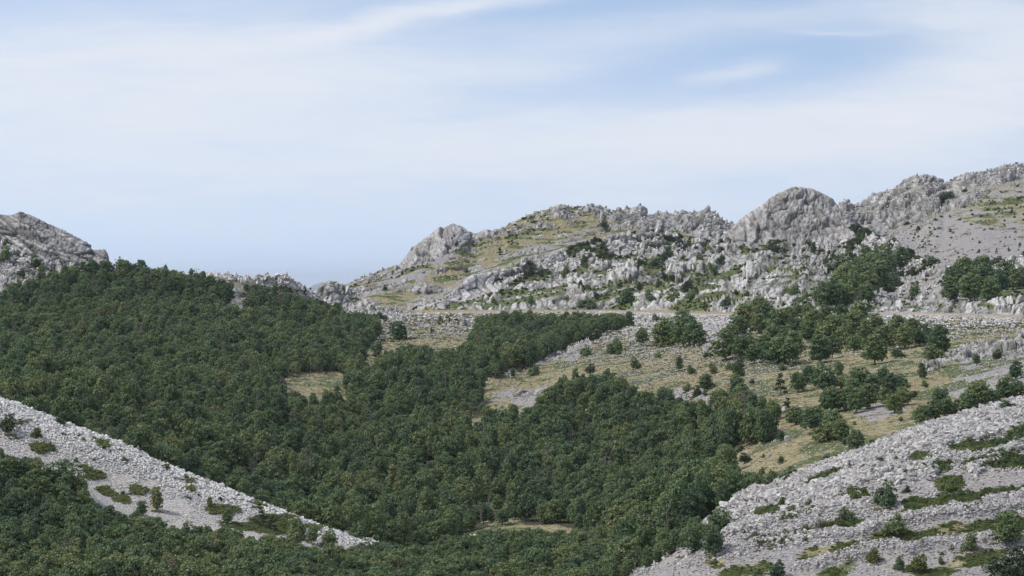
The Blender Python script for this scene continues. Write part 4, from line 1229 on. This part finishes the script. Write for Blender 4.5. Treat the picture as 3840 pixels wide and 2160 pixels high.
# nearest rows of the front wood: individual trees
inview = (fA[:, 4] > -15) & (fA[:, 4] < 2590) & (fA[:, 5] - fA[:, 3] * F / fA[:, 1] * .75 < 1449)
vis = np.where(inview)[0]
order = vis[np.argsort(fA[vis, 1] - fA[vis, 3] * 6)]
ind = order[:150]
for i in ind:
    x, y, z, hh, X, Yb, sg = fA[i]
    kd = random.choices(['beech', 'tall', 'sparse', 'dead'], [.66, .24, .06, .04])[0]
    if X < 980:
        lab = {'beech': 'round dark green beech in the dense wood below the white scree spur', 'tall': 'narrow upright beech in the dense wood below the white scree spur', 'sparse': 'thin open sapling in the dense wood below the white scree spur', 'dead': 'bare grey tree in the dense wood below the white scree spur'}[kd]
        gp_ = 'trees of the wood below the white scree spur'
    else:
        lab = {'beech': 'round dark green beech in the valley wood left of the grey scree foot', 'tall': 'narrow upright beech in the valley wood left of the grey scree foot', 'sparse': 'thin open sapling in the valley wood left of the grey scree foot', 'dead': 'bare grey tree in the valley wood left of the grey scree foot'}[kd]
        gp_ = 'trees of the valley wood left of the grey scree foot'
    plant(kd, (x, y, z - .1), hh * random.uniform(.75, .98) * (.75 if kd in ('tall', 'dead') else 1), hh, lab, gp_)
rest = np.setdiff1d(np.arange(len(fA)), ind)
for nm, q in clump_pts:
    if 'wood below the road' in nm or 'thicket' in nm:
        lead = 'leafy green tree in '
    else:
        lead = 'dark green tree in '
    for (x, y, z, hh, X, Yb, sg) in q:
        kd = random.choices(['beech', 'tall', 'bush'], [.72, .12, .16])[0]
        sc_ = .6 if kd == 'bush' else 1
        o = plant(kd, (x, y, z - .1), hh * random.uniform(.85, 1.1), hh * sc_, lead + nm, 'trees of ' + nm)
        if kd == 'bush':
            o.name = 'beech_tree'; o['category'] = 'tree'


def wood(name, pts, seed, mix, label):
    rs = np.random.default_rng(seed)
    kinds = [k for k, _ in mix]
    pick, meshes, spans = [], [], {}
    for k in kinds:
        spans[k] = (len(meshes), len(PROTO[k])); meshes += [tuple(m for m in pr if m) for pr in PROTO[k]]
    kk = rs.choice(len(kinds), len(pts), p=np.array([w for _, w in mix]) / sum(w for _, w in mix))
    pick = np.array([spans[kinds[q]][0] + rs.integers(spans[kinds[q]][1]) for q in kk])
    hh = pts[:, 3]
    wfac = rs.uniform(.78, 1.1, len(pts)) * (5.5 / (hh + 1.2)) ** .45
    s = np.stack([hh * wfac, hh * wfac, hh], 1)
    rot = np.zeros((len(pts), 3)); rot[:, 2] = rs.uniform(0, 6.28, len(pts)); rot[:, :2] = rs.normal(0, .05, (len(pts), 2))
    o = scatter(name, pts[:, :3] - np.array([0, 0, .1]), rot, s, pick, meshes)
    o['label'] = label; 
    return o


wood('woods', fB, 11, [('beech', .62), ('tall', .24), ('sparse', .09), ('dead', .05)], 'dense dark green beech forest filling the valley')
wood('woods.001', fA[rest], 12, [('beech', .68), ('tall', .22), ('sparse', .06), ('dead', .04)], 'rear rows of the beech wood around the white scree spur')

# small bushes nothing tells apart
def dotted(n, Xr, Yr, zone, wpx, test, label, group, seed, kinds):
    rs = np.random.default_rng(seed); k = 0; guard = 0
    while k < n and guard < n * 30:
        guard += 1
        X = rs.uniform(*Xr); Y = rs.uniform(*Yr)
        loc, d = place(X, Y, zone)
        c = int(np.argmin(np.abs(Xs - X))); r = int(np.argmin(np.abs(GD[:, c] - d)))
        if not test(X, Y, r, c) or abs(BY[r, c] - Y) > 4:
            continue
        w_ = rs.uniform(*wpx) * d / F
        loc.z -= .06
        plant(kinds[k % len(kinds)], loc, w_, w_ * rs.uniform(.65, 1.15), label, group)
        k += 1


dotted(60, (1300, 2570), (850, 1180), 'mid', (14, 40), lambda X, Y, r, c: fm[r, c] < .3, 'small dark green bush dotted on the stony meadow between the groves', 'small bushes dotted over the stony meadow', 71, ['bush', 'darkbush', 'bush', 'tall'])
dotted(38, (1330, 2330), (600, 780), 'karst', (14, 34), lambda X, Y, r, c: green[r, c] > .15 or rock[r, c] < .5, 'small dark shrub wedged between the white karst blocks above the road', 'small shrubs among the karst blocks', 72, ['bush', 'darkbush'])
dotted(20, (1950, 2570), (1040, 1440), 'front', (12, 30), lambda X, Y, r, c: scree[r, c] > .5, 'tiny low shrub growing out of the right scree', 'tiny shrubs on the right scree', 73, ['bush', 'dullbush', 'lightbush'])

# ---------------------------------------------------------------- stones
def stone_mesh(i, mat=None, upright=False):
    rs = np.random.default_rng(900 + i)
    bm = bmesh.new()
    for k in range(15):
        v = rs.uniform(-.5, .5, 3)
        v = v / max(.62, np.linalg.norm(v) * 1.25) * .62
        bm.verts.new(v)
    hull = bmesh.ops.convex_hull(bm, input=bm.verts)
    bmesh.ops.delete(bm, geom=[g for g in hull['geom_interior'] if isinstance(g, bmesh.types.BMVert)], context='VERTS')
    sx, sy, sz = (rs.uniform(.9, 1.3), rs.uniform(.7, 1.0), rs.uniform(.55, .85))
    if upright:
        sx, sy, sz = rs.uniform(.6, .9), rs.uniform(.7, 1.2), rs.uniform(1.2, 1.8)
        for v in bm.verts:
            tp = 1 - .45 * max(0, v.co.z + .2)
            v.co.x *= tp; v.co.y *= tp
    for v in bm.verts:
        v.co.x *= sx; v.co.y *= sy; v.co.z *= sz
    me = bpy.data.meshes.new('stone'); bm.to_mesh(me); bm.free()
    me.materials.append(mat or M_STONE)
    return me


STONES = [stone_mesh(i) for i in range(9)]
PALE = [stone_mesh(20 + i, M_PALE) for i in range(9)]
UPRP = [stone_mesh(60 + i, M_PALE, True) for i in range(9)]
UPR = [stone_mesh(40 + i, upright=True) for i in range(9)]
eC = np.linalg.norm(np.diff(P0, axis=1), axis=-1)[:-1]; eR = np.linalg.norm(np.diff(P0, axis=0), axis=-1)[:, :-1]
AREA = eC * eR
ang = fc(np.where((GXb > -230) & (GXb < 2810), 1.0, 0))


tocam = -P0 / np.linalg.norm(P0, axis=-1, keepdims=True)
FACE = .05 + np.clip(fc((N0 * tocam).sum(-1)), 0, 1)


def sample(weight, n, seed):
    rs = np.random.default_rng(seed)
    w = (weight * AREA * ang * FACE).ravel(); tot = w.sum()
    if tot <= 0 or n < 1:
        return np.zeros((0, 3)), np.zeros(0, int), np.zeros(0, int)
    ii = rs.choice(len(w), n, p=w / tot)
    r, c = np.unravel_index(ii, AREA.shape)
    u = rs.random(n)[:, None]; v = rs.random(n)[:, None]
    p = P[r, c] + (P[r, c + 1] - P[r, c]) * u + (P[r + 1, c] - P[r, c]) * v
    return p, r, c


def stones(name, weight, n, smin, smax, seed, meshes, label, power=2.5, tilt=.5, flat=1.0, sink=.15):
    rs = np.random.default_rng(seed)
    p, r, c = sample(weight, n, seed)
    s = smin + (smax - smin) * rs.random(n) ** power
    rot = np.stack([rs.normal(0, tilt, n), rs.normal(0, tilt, n), rs.uniform(0, 6.28, n)], 1)
    scl = np.stack([s * rs.uniform(.8, 1.25, n), s * rs.uniform(.8, 1.25, n), s * flat * rs.uniform(.8, 1.2, n)], 1)
    p[:, 2] += s * (.3 - sink)
    o = scatter(name, p, rot, scl, rs.integers(0, len(meshes), n), meshes)
    o['label'] = label
    return o


ffront = (fseg < S('C') + .12)
fscree = fc(scree) * (1 - np.clip(fc(gl + gr) * 1.2, 0, 1)) * (1 - fc(floorm))
fled = fc(led)
right_f = ffront & (fX > 1560); left_f = ffront & (fX < 1200)
stones('scree_stones', fscree * left_f * (fseg > S('B') - .9), 18000, .2, 1.2, 401, PALE, 'broken white limestone scree on the left spur', flat=.85, power=3.4)
stones('scree_stones.001', fscree * right_f * (.15 + 1.2 * sstep(-.12, .12, fc(n2) + .5 * fc(n1))), 46000, .2, 1.35, 402, STONES, 'broken grey limestone scree on the right slope', flat=.85, power=3.6)
stones('ledge_stones', np.maximum(fled - .1, 0) * right_f * (1 - .8 * fc(floorm)), 6000, .4, 1.7, 403, STONES, 'rows of larger limestone blocks along ledges of the right slope', power=1.6, tilt=.3, sink=.3)
crestL = (np.abs(fseg - S('C') + .03) < .06) & (fX < 1000)
stones('crest_stones', crestL * 1.0, 900, .4, 1.7, 404, PALE, 'white limestone blocks lining the crest of the left spur', power=1.4, sink=.3)
fmid = (fseg > S('C') + .2) & (fseg < S('H') - .03) & (fX > 640)
stones('meadow_stones', fmid * (1 - fc(floorm)) * (.3 + 2.4 * sstep(.02, .2, fc(n1) + .4 * fc(n2)) + 1.2 * fc(scree) + .8 * fc(rock)), 42000, .26, 1.5, 405, PALE[:4] + STONES, 'white limestone stones scattered over the valley meadow', power=2.6, tilt=.3, sink=.05)
fk = (fseg > S('H3') - .2) & (fseg < S('K') + .1) & (fX > 1000)
stones('karst_blocks', fk * (fc(rock) + .12) * (1 - fc(kdome)) * (1 - fc(kband)) * (1 - .8 * fc(floorm)), 3400, .6, 2.6, 406, UPR[:4] + UPRP[:3] + STONES[:4] + PALE[:3], 'upright weathered limestone blocks on the karst ridge', power=2.2, tilt=.22, sink=.3)
fl = (fseg > S('F')) & (fseg < S('H') + .3) & (fX < 1010)
stones('crest_blocks', fl * fc(rock) * (1 - fc(cl)) * (1 - .9 * fc(floorm)), 2200, .6, 2.4, 407, PALE + UPRP, 'pale limestone blocks between the trees of the left crest', power=1.8, tilt=.25, sink=.3)
fb = (fseg > S('K2')) & (fseg < S('L') + .05)
stones('ridge_stones', fb * (fc(rock) * .9 + (.3 * fc(scree))) * (1 - fc(cm)) * sstep(740, 780, fX), 9000, .8, 3.4, 408, STONES + UPR[:3], 'grey limestone stones strewn over the far ridge', power=2.6, tilt=.3, sink=.3)

# low shrubs nobody could count
def herbs(name, weight, n, smin, smax, seed, kinds, label, hfac=(.6, 1.2)):
    rs = np.random.default_rng(seed)
    p, r, c = sample(weight, n, seed)
    meshes = []
    for k in kinds:
        meshes += [m[1] for m in PROTO[k]]
    s = smin + (smax - smin) * rs.random(n) ** 2
    rot = np.zeros((n, 3)); rot[:, 2] = rs.uniform(0, 6.28, n)
    scl = np.stack([s * rs.uniform(.8, 1.3, n), s * rs.uniform(.8, 1.3, n), s * rs.uniform(*hfac, n)], 1)
    p[:, 2] -= .05
    o = scatter(name, p, rot, scl, rs.integers(0, len(meshes), n), meshes)
    o['label'] = label
    return o


herbs('ground_cover', (fc(green) * (fc(gl + gr) > .3)) * ffront, 8000, .4, 1.6, 501, ['mat'], 'creeping green herbs on the scree slopes')
herbs('ground_cover.001', fmid * (fc(green) + .12) * (1 - fc(floorm)), 12000, .4, 1.6, 502, ['mat', 'mat'], 'low green tufts on the valley meadow', (.7, 1.5))
near_m = 1 + 1.5 * ((fX > 1700) & (fseg < S('F')))
herbs('dry_grass', fmid * fc(dry) * (1 - fc(floorm)) * near_m, 12000, .35, 1.3, 506, ['straw'], 'tufts of dry grass on the valley meadow', (.8, 1.8))
herbs('ground_cover.002', fk * fc(green) * (1 - fc(kdome)), 3200, 1.0, 3.2, 503, ['mat', 'darkbush'], 'low dark shrubs between the karst blocks', (.5, .9))
herbs('ground_cover.003', fb * fc(green) * (1 - .9 * fc(cm)) * sstep(740, 800, fX), 1900, .6, 1.9, 504, ['mat', 'mat', 'darkbush'], 'low shrubs dotted over the far ridge', (.5, .9))

fgs = fc(fr_ * greyslope)
herbs('ground_cover.004', fgs * (.4 + 1.5 * sstep(0, .2, fc(n1))) * (fseg < S('L')), 900, .6, 2.2, 505, ['darkbush', 'mat'], 'small dark shrubs dotted over the far grey slope', (.5, .9))
herbs('ground_cover.006', fc(gr) * (fc(green) + .15) * ffront, 1500, .35, 1.1, 507, ['lightbush', 'bush', 'mat', 'straw'], 'low bushy tufts in the green patches of the right scree', (.5, 1.1))
fp = []
for (cr, cx, cy, w_, hh_, kind, zone, label) in SINGLE:
    if zone in ('front', 'mid') and kind not in ('mat', 'dullmat'):
        conv, sc_ = KS[cr]
        X, Y = conv(cx, cy); loc, d = place(X, Y, zone); rad = w_ * sc_ * d / F * .5
        for k in range(7):
            a = random.uniform(0, 6.28); q = rad * random.uniform(.45, 1.35)
            x_, y_ = loc.x + q * math.cos(a), loc.y + q * math.sin(a)
            z_ = ground_xy(XC + F * x_ / y_, y_)[0]
            fp.append((x_, y_, z_ - .05, rad * random.uniform(.35, .95)))
fp = np.array(fp)
rs_ = np.random.default_rng(88)
o = scatter('ground_cover.005', fp[:, :3], np.stack([fp[:, 3] * 0, fp[:, 3] * 0, rs_.uniform(0, 6.28, len(fp))], 1), np.stack([fp[:, 3], fp[:, 3], fp[:, 3] * rs_.uniform(.5, 1.3, len(fp))], 1), rs_.integers(0, 6, len(fp)), [m[1] for m in PROTO['mat']] + [m[1] for m in PROTO['straw'][:2]])
o['label'] = 'low herbs and grass round the feet of the bushes'
# boulders one can point to
BOULD = [(6, 665, 600, 46, 40, 'mid', 'big white boulder lying alone on the lower meadow'), (6, 712, 578, 34, 22, 'mid', 'flat white boulder beside the big lone boulder on the meadow'), (6, 655, 628, 30, 16, 'mid', 'small pale boulder just below the big lone boulder on the meadow'),
         (2, 2150, 1092, 30, 24, 'mid', 'pale boulder on the brown bank just below the road'), (2, 595, 1146, 42, 20, 'mid', 'low white boulder on the tan pass meadow'), (6, 558, 690, 34, 22, 'mid', 'pale grey boulder half sunk in the green lower meadow'),
         (4, 1010, 545, 60, 60, 'front', 'large white block at the notch of the left spur crest'), (4, 935, 515, 70, 45, 'front', 'broad white block on the left spur crest above the notch'), (6, 640, 420, 34, 50, 'mid', 'upright grey boulder between the wood and the lower grove')]
for i, (cr, cx, cy, w, hh, zone, label) in enumerate(BOULD):
    conv, s = KS[cr]; X, Y = conv(cx, cy)
    loc, d = place(X, Y, zone)
    o = bpy.data.objects.new('boulder', STONES[i % len(STONES)]); COL.objects.link(o)
    ww, h2_ = w * s * d / F, hh * s * d / F
    o.location = loc + Vector((0, 0, h2_ * .38)); o.scale = (ww * 1.15, ww * 1.1, h2_ * 1.7); o.rotation_euler = (0, 0, i * 1.3)
    set_thing(o, label, 'boulder')
print('stones', time.time() - T0)

# ---------------------------------------------------------------- road and its stone edge
def ribbon(name, x0, x1, off0, off1, dz0, dz1, thick, mat):
    sel = np.where((Xs >= x0) & (Xs <= x1))[0][::3]
    iH = SEGI['H']
    bm = bmesh.new(); prev = None
    for c in sel:
        d0, z0 = D[iH][c], Z[iH][c]
        ring = []
        for (dy, dz) in ((off0, dz0), (off0, dz1), (off1, dz1), (off1, dz0)):
            dd = d0 + dy
            ring.append(bm.verts.new((d0 * (Xs[c] - XC) / F, dd, z0 + dz)))
        if prev:
            for k in range(4):
                bm.faces.new((prev[k], ring[k], ring[(k + 1) % 4], prev[(k + 1) % 4]))
        else:
            bm.faces.new(ring)
        prev = ring
    bm.faces.new(prev[::-1])
    bmesh.ops.recalc_face_normals(bm, faces=bm.faces)
    me = bpy.data.meshes.new(name); bm.to_mesh(me); bm.free(); me.materials.append(mat)
    o = bpy.data.objects.new(name, me); COL.objects.link(o)
    return o


mt, nt, out = new_mat('gravel_road'); geo = nt.nodes.new('ShaderNodeNewGeometry')
principled(nt, out, ramp(nt, noise(nt, geo.outputs['Position'], 1.2, 4), [(.3, (.34, .30, .24)), (.7, (.46, .42, .35))]), .95)
M_ROAD = mt
mt, nt, out = new_mat('tan_masonry'); geo = nt.nodes.new('ShaderNodeNewGeometry')
principled(nt, out, ramp(nt, noise(nt, geo.outputs['Position'], .7, 5, .7), [(.3, (.30, .245, .18)), (.5, (.47, .40, .31)), (.7, (.56, .51, .43))]), .95)
M_WALL = mt
struct(ribbon('road', 1012, 2760, .75, 6.2, -.6, .06, .1, M_ROAD))
for a, b, lab in ((1016, 1490, 'long low tan stone edge wall along the road left of the pass wood'), (1500, 1838, 'low grey tan stone edge wall of the road above the pass wood'), (2286, 2760, 'low tan stone edge wall along the road below the grey slope')):
    set_thing(ribbon('roadside_wall', a, b, 0.0, .7, -1.6, 1.1 if a > 2000 else .9, .1, M_WALL), lab, 'wall')

# ---------------------------------------------------------------- light, sky, air, camera
SUN_EL, SUN_AZ = math.radians(50), math.radians(-92)      # azimuth from +Y towards +X
sun = bpy.data.lights.new('sun', 'SUN'); sun.energy = 2.8; sun.angle = math.radians(8); sun.color = (1, .955, .89)
so = bpy.data.objects.new('sun', sun); COL.objects.link(so)
dirv = Vector((math.sin(SUN_AZ) * math.cos(SUN_EL), math.cos(SUN_AZ) * math.cos(SUN_EL), math.sin(SUN_EL)))
so.rotation_euler = dirv.to_track_quat('Z', 'Y').to_euler()
so.location = dirv * 100

w = bpy.data.worlds.new('World'); scene.world = w; w.use_nodes = True
nt = w.node_tree
for n in list(nt.nodes):
    nt.nodes.remove(n)
L = nt.links.new
out = nt.nodes.new('ShaderNodeOutputWorld'); bg = nt.nodes.new('ShaderNodeBackground'); L(bg.outputs[0], out.inputs[0])
sky = nt.nodes.new('ShaderNodeTexSky'); sky.sky_type = 'NISHITA'; sky.sun_disc = False
sky.sun_elevation = SUN_EL; sky.sun_rotation = SUN_AZ; sky.altitude = 1000; sky.air_density = 1.0; sky.dust_density = 1.2; sky.ozone_density = 1.5
bg.inputs['Strength'].default_value = .105
tc = nt.nodes.new('ShaderNodeTexCoord')
sx = nt.nodes.new('ShaderNodeSeparateXYZ'); L(tc.outputs['Generated'], sx.inputs[0])
skyv = nt.nodes.new('ShaderNodeCombineXYZ'); L(sx.outputs[0], skyv.inputs[0]); L(sx.outputs[1], skyv.inputs[1])
L(math_(nt, 'ADD', math_(nt, 'MULTIPLY', sx.outputs[2], 2.2), .30), skyv.inputs[2]); L(skyv.outputs[0], sky.inputs[0])
yy = math_(nt, 'MAXIMUM', sx.outputs[1], .08)
ux = math_(nt, 'DIVIDE', sx.outputs[0], yy); uz = math_(nt, 'DIVIDE', sx.outputs[2], yy)
cv = nt.nodes.new('ShaderNodeCombineXYZ')
# tangent of azimuth and elevation, in thousandths of the photograph's unit
L(math_(nt, 'MULTIPLY', ux, F / 1000), cv.inputs[0]); L(math_(nt, 'MULTIPLY', uz, F / 1000), cv.inputs[1])
base = cv.outputs[0]
def vmath(op, a, b):
    n = nt.nodes.new('ShaderNodeVectorMath'); n.operation = op
    for i, v in enumerate((a, b)):
        if isinstance(v, bpy.types.NodeSocket):
            L(v, n.inputs[i])
        else:
            n.inputs[i].default_value = v
    return n
def ncol(vec, scale, detail, rough=.55):
    n = nt.nodes.new('ShaderNodeTexNoise'); n.inputs['Scale'].default_value = scale; n.inputs['Detail'].default_value = detail; n.inputs['Roughness'].default_value = rough
    L(vec, n.inputs['Vector'])
    return n
mp = nt.nodes.new('ShaderNodeMapping'); mp.inputs['Rotation'].default_value = (0, 0, math.radians(-12)); mp.inputs['Scale'].default_value = (.8, 3.2, 1); L(base, mp.inputs[0])
wn = ncol(mp.outputs[0], 1.3, 5)
warp = vmath('MULTIPLY', vmath('SUBTRACT', wn.outputs['Color'], (.5, .5, .5)).outputs[0], (.5, .14, 0)).outputs[0]
pw = vmath('ADD', base, warp).outputs[0]
# cloud banks: (X, Y) bearing, half sizes, tilt (deg, rising to the right), weight
BANKS = [
    (250, 170, 620, 150, 2, .95), (60, 330, 520, 200, 5, .45), (900, 70, 330, 26, 14, .85), (1150, 10, 260, 22, 14, .5),
    (620, 110, 260, 60, 8, .35), (760, 230, 520, 70, 3, .6), (1500, 345, 1100, 70, 1, .7), (2350, 250, 420, 90, 11, .95), (2560, 150, 260, 90, 22, .7),
    (2480, 40, 230, 60, -8, .75), (2100, 300, 700, 60, 6, .55), (1860, 172, 120, 18, 12, .5), (2170, 60, 110, 6, 2, .25), (1750, 50, 700, 40, 5, .35),
    (1250, 170, 420, 40, 6, .35), (850, 430, 420, 60, 2, .30), (1350, 300, 500, 30, 1, .25), (1900, 420, 900, 110, 0, .55), (1500, 560, 800, 80, 0, .25), (300, 480, 600, 120, 0, .3), (1288, 700, 3200, 150, 0, .2), (1288, 480, 2600, 160, 0, .12),
]
tot = None
for (X, Y, a, b, tilt, wt) in BANKS:
    mpn = nt.nodes.new('ShaderNodeMapping'); mpn.vector_type = 'TEXTURE'
    mpn.inputs['Location'].default_value = ((X - XC) / 1000, (YC - Y) / 1000, 0)
    mpn.inputs['Rotation'].default_value = (0, 0, math.radians(tilt)); mpn.inputs['Scale'].default_value = (a / 1000, b / 1000, 1)
    L(pw, mpn.inputs[0])
    q = vmath('DOT_PRODUCT', mpn.outputs[0], mpn.outputs[0]).outputs['Value']
    e = math_(nt, 'MULTIPLY', math_(nt, 'POWER', 2.718, math_(nt, 'MULTIPLY', q, -.9)), wt)
    tot = e if tot is None else math_(nt, 'ADD', tot, e)
mp2 = nt.nodes.new('ShaderNodeMapping'); mp2.inputs['Rotation'].default_value = (0, 0, math.radians(-14)); mp2.inputs['Scale'].default_value = (1.1, 7, 1); L(pw, mp2.inputs[0])
fibre = ncol(mp2.outputs[0], 2.2, 8, .62).outputs['Fac']
fib2 = math_(nt, 'ADD', -.1, math_(nt, 'MULTIPLY', fibre, 2.1))
mask = math_(nt, 'MULTIPLY', tot, fib2)
mask = math_(nt, 'SUBTRACT', 1.0, math_(nt, 'POWER', 2.718, math_(nt, 'MULTIPLY', mask, -1.6)), True)
# away from the view: even thin overcast
fw = math_(nt, 'MULTIPLY', math_(nt, 'SUBTRACT', sx.outputs[1], .3), 4, True)
mask = math_(nt, 'ADD', math_(nt, 'MULTIPLY', mask, fw), math_(nt, 'MULTIPLY', math_(nt, 'SUBTRACT', 1, fw), .55))
SKY_GAIN = (2.6, 2.2, 1.76)
skyc = mixc(nt, 1, sky.outputs[0], SKY_GAIN, 'MULTIPLY')
colw = mixc(nt, mask, skyc, (5.6, 5.85, 6.35))
L(colw, bg.inputs[0])

bm = bmesh.new(); bmesh.ops.create_cube(bm, size=1)
me = bpy.data.meshes.new('haze'); bm.to_mesh(me); bm.free()
hz = bpy.data.objects.new('haze', me); COL.objects.link(hz); hz['kind'] = 'stuff'; hz['label'] = 'thin bluish haze filling the air'
hz.scale = (92000, 54000, 921); hz.location = (0, 21500, -701 - 4 + 460.5)
mt = bpy.data.materials.new('air'); mt.use_nodes = True; hn = mt.node_tree
for n in list(hn.nodes):
    hn.nodes.remove(n)
ho = hn.nodes.new('ShaderNodeOutputMaterial'); pv = hn.nodes.new('ShaderNodeVolumePrincipled')
pv.inputs['Color'].default_value = (.80, .88, 1.0, 1); pv.inputs['Density'].default_value = 2.8e-5; pv.inputs['Anisotropy'].default_value = .3
hn.links.new(pv.outputs[0], ho.inputs['Volume']); me.materials.append(mt)

cam = bpy.data.cameras.new('camera'); co = bpy.data.objects.new('camera', cam); COL.objects.link(co)
cam.sensor_width = 36; cam.lens = 36 * F / 2576; cam.clip_start = .5; cam.clip_end = 120000
co.location = (0, 0, 0); co.rotation_euler = (math.radians(90), 0, 0)
scene.camera = co
vs_ = scene.view_settings; vs_.view_transform = 'Standard'; vs_.look = 'None'; vs_.exposure = 0.48; vs_.gamma = 1; vs_.use_curve_mapping = False
scene.cycles.max_bounces = 6; scene.cycles.diffuse_bounces = 3; scene.cycles.transmission_bounces = 3
scene.cycles.use_denoising = True
print('done', time.time() - T0)
